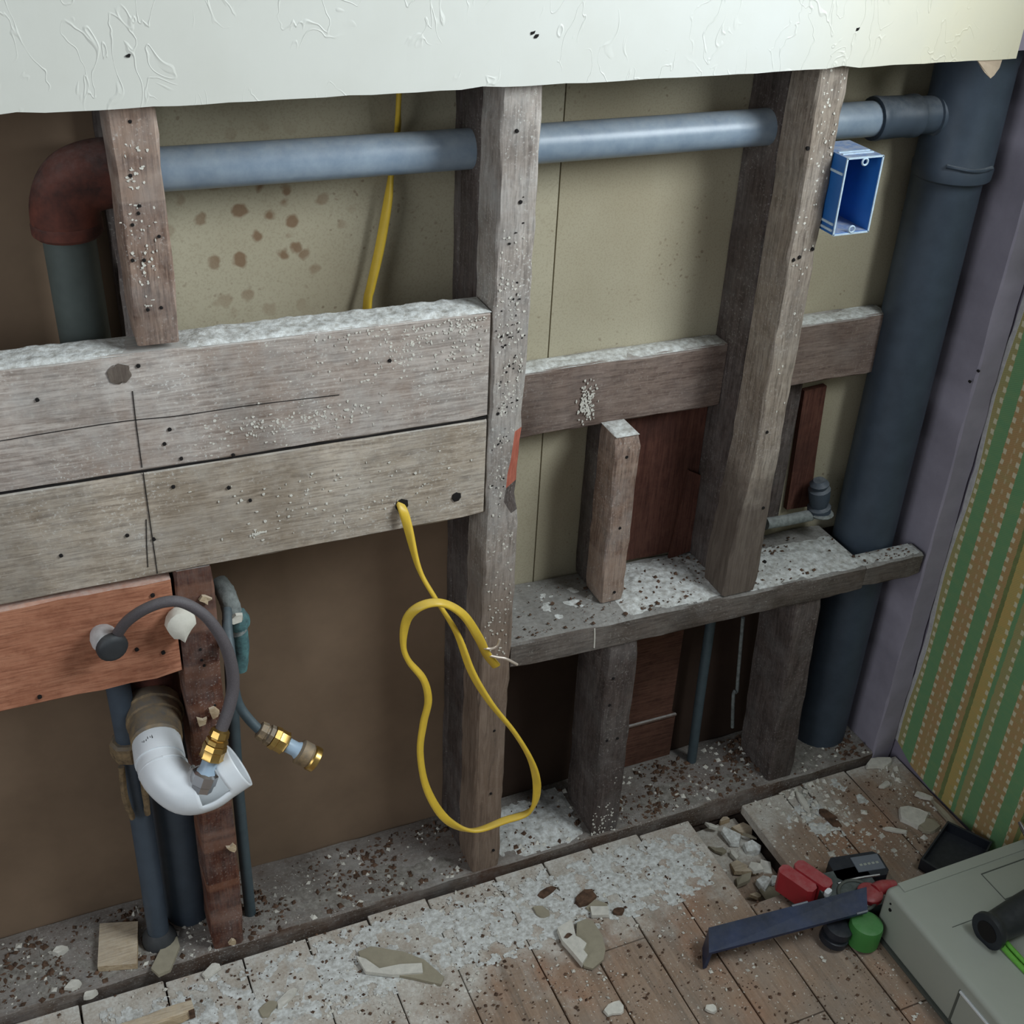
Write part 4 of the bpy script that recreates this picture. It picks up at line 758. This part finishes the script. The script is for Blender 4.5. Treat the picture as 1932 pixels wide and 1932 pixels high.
scrap('wood_chip', 'pale upright sliver on the boards right of the floor gap', 'plaster', (0.5794, -0.0513, 0.0020), .006, .026, .005, 71, -.15, (0, 0), .12, nv=8)
scrap('bark_chip', 'dark leaf-shaped chip on the boards in the corner area', 'debris_brown', (0.6043, -0.0995, 0.0010), .010, .026, .004, 72, .1, nv=10)
scrap('plaster_chip', 'grey-white torn plaster piece near the foot of the wallpaper', 'plaster', (0.7344, -0.1497, 0.0020), .026, .026, .007, 73, .4, (.05, .05), .4)
scrap('plaster_chip', 'cream flake with a hole in front of the black tray', 'plaster_grey', (0.7502, -0.1752, 0.0020), .020, .016, .006, 74, .2)
scrap('plaster_chip', 'pale flake by the wall corner at the end of the floor plate', 'plaster', (0.7686, -0.0203, 0.0020), .026, .012, .006, 75, -.1, (0, .1))
scrap('plaster_chip', 'bright cream sliver touching the wallpaper foot', 'plaster', (0.7862, -0.1140, 0.0030), .016, .006, .006, 76, -.7)
scrap('plaster_chip', 'thin cream sliver in front of the grey-white torn piece', 'plaster', (0.6918, -0.1634, 0.0020), .020, .004, .004, 77, -.6)
scrap('plaster_chip', 'small cream chip beyond the dark leaf-shaped chip', 'plaster', (0.7436, -0.0679, 0.0020), .013, .006, .004, 78, .1)
scrap('plaster_chip', 'long pale strip of skirting paper along the wallpaper foot', 'plaster_grey', (0.7933, -0.1780, 0.0040), .050, .005, .006, 79, -1.6, (0, 0), .2)
scrap('plaster_chip', 'grey crumpled scrap at the bottom edge, right of centre', 'plaster', (0.0828, -0.2975, 0.0010), .014, .011, .004, 80)
scrap('plaster_chip', 'white crumb heap at the front edge below the flat bar', 'plaster', (0.2140, -0.3487, 0.0010), .008, .008, .004, 81)
R = random.Random(77)
for i, (px, py, s) in enumerate([(0.4169, -0.0168, 0.016), (0.4376, -0.0441, 0.02), (0.4692, -0.0366, 0.016), (0.4046, -0.0634, 0.014), (0.4238, -0.0833, 0.018), (0.4601, -0.0845, 0.014), (0.4185, -0.1084, 0.022), (0.4097, -0.1388, 0.016), (0.4413, -0.1268, 0.012), (0.4357, -0.1547, 0.02), (0.4121, -0.175, 0.014), (0.4326, -0.1828, 0.018), (0.4135, -0.2041, 0.012), (0.4267, -0.2149, 0.012), (0.4485, -0.009, 0.013), (0.4689, -0.0624, 0.01), (0.4619, -0.1225, 0.012), (0.4554, -0.1563, 0.012)]):
    mt = ['plaster', 'dust', 'pale_wood', 'plaster_grey'][i % 4]
    scrap('rubble_chunk', ['whitish', 'powdery grey', 'tan woody', 'olive'][i % 4] + ' rubble chunk ' + ('at the wall end of' if py > -.08 else 'midway along' if py > -.14 else 'at the red-latch end of') + ' the floor board gap', mt, (px, py, -.040 + R.uniform(0, .012)), s, s * R.uniform(.4, .9), s * R.uniform(.3, .7), 200 + i, R.uniform(0, 3), (R.uniform(-.3, .3), R.uniform(-.3, .3)), .5, 'rubble', 5 + i % 2, 'rubble in the floor gap')
def crumbs(name, label, n, rect, zf, smin, smax, mat, seed, dens=None):
    b = MB(); R = random.Random(seed); k = 0; tries = 0
    while k < n and tries < n * 12:
        tries += 1
        x, y = R.uniform(rect[0], rect[1]), R.uniform(rect[2], rect[3])
        if dens and R.random() > dens(x, y): continue
        s = smin + (smax - smin) * R.random() ** 3; z = zf(x, y); k += 1; a = R.uniform(0, 6.28); q = R.uniform(.4, 1)
        i = len(b.v); c, sn = math.cos(a) * s, math.sin(a) * s
        b.v.extend([(x + c, y + sn, z), (x - sn * q, y + c * q, z), (x - c, y - sn, z), (x + sn * q, y - c * q, z), (x + R.uniform(-.3, .3) * s, y + R.uniform(-.3, .3) * s, z + s * R.uniform(.5, 1.1))])
        for f in ((0, 1, 4), (1, 2, 4), (2, 3, 4), (3, 0, 4)): b.face([i + j for j in f])
    return tag(b.build(name, mat), label, 'debris', None, 'stuff')
clus = lambda x, y: max(0, min(1, .5 + 1.6 * noise.noise((x * 9, y * 9, 2))))
fd = lambda x, y: clus(x, y) * (1 if y > -.25 else .35)
hole = lambda x, y: 0 if (.372 < x < .475 and y > -.205) or (x > .515 and y < -.31) else 1
crumbs('plaster_crumbs', 'fine white plaster crumbs scattered over the floor boards', 1500, (-.75, .80, -.62, -.014), lambda x, y: .0004, .0012, .0046, 'plaster', 1, lambda x, y: fd(x, y) * hole(x, y))
crumbs('wood_crumbs', 'fine dark wood crumbs scattered over the floor boards', 2400, (-.75, .80, -.55, -.014), lambda x, y: .0004, .0011, .0040, 'debris_brown', 2, lambda x, y: clus(x + 4, y) * hole(x, y))
crumbs('plate_rubble', 'brown crumbs and splinters on the floor plate', 2600, (-.95, .76, .004, .125), lambda x, y: .0122, .0013, .0075, 'debris_brown', 3, lambda x, y: clus(x * 1.3, y) * (1 if x < 0 or x > .25 else .25))
crumbs('plate_crumbs', 'white crumbs on the floor plate', 900, (-.95, .76, .004, .125), lambda x, y: .0124, .0012, .0070, 'plaster', 4, clus)
crumbs('shelf_crumbs', 'dark crumbs on the dusty shelf plank', 520, (.04, .74, .004, .125), lambda x, y: zs(x, y) + .0022 - (0.5 if (x > .64 and y > .035) else 0), .0012, .0048, 'debris_brown', 5, lambda x, y: clus(x, y + 3) if not (x > .64 and y > .035) else 0)
crumbs('corner_rubble', 'pale crumbs and shavings in the corner by the papered wall', 260, (.50, .80, -.20, -.014), lambda x, y: .0006, .0015, .008, 'plaster', 6, clus)
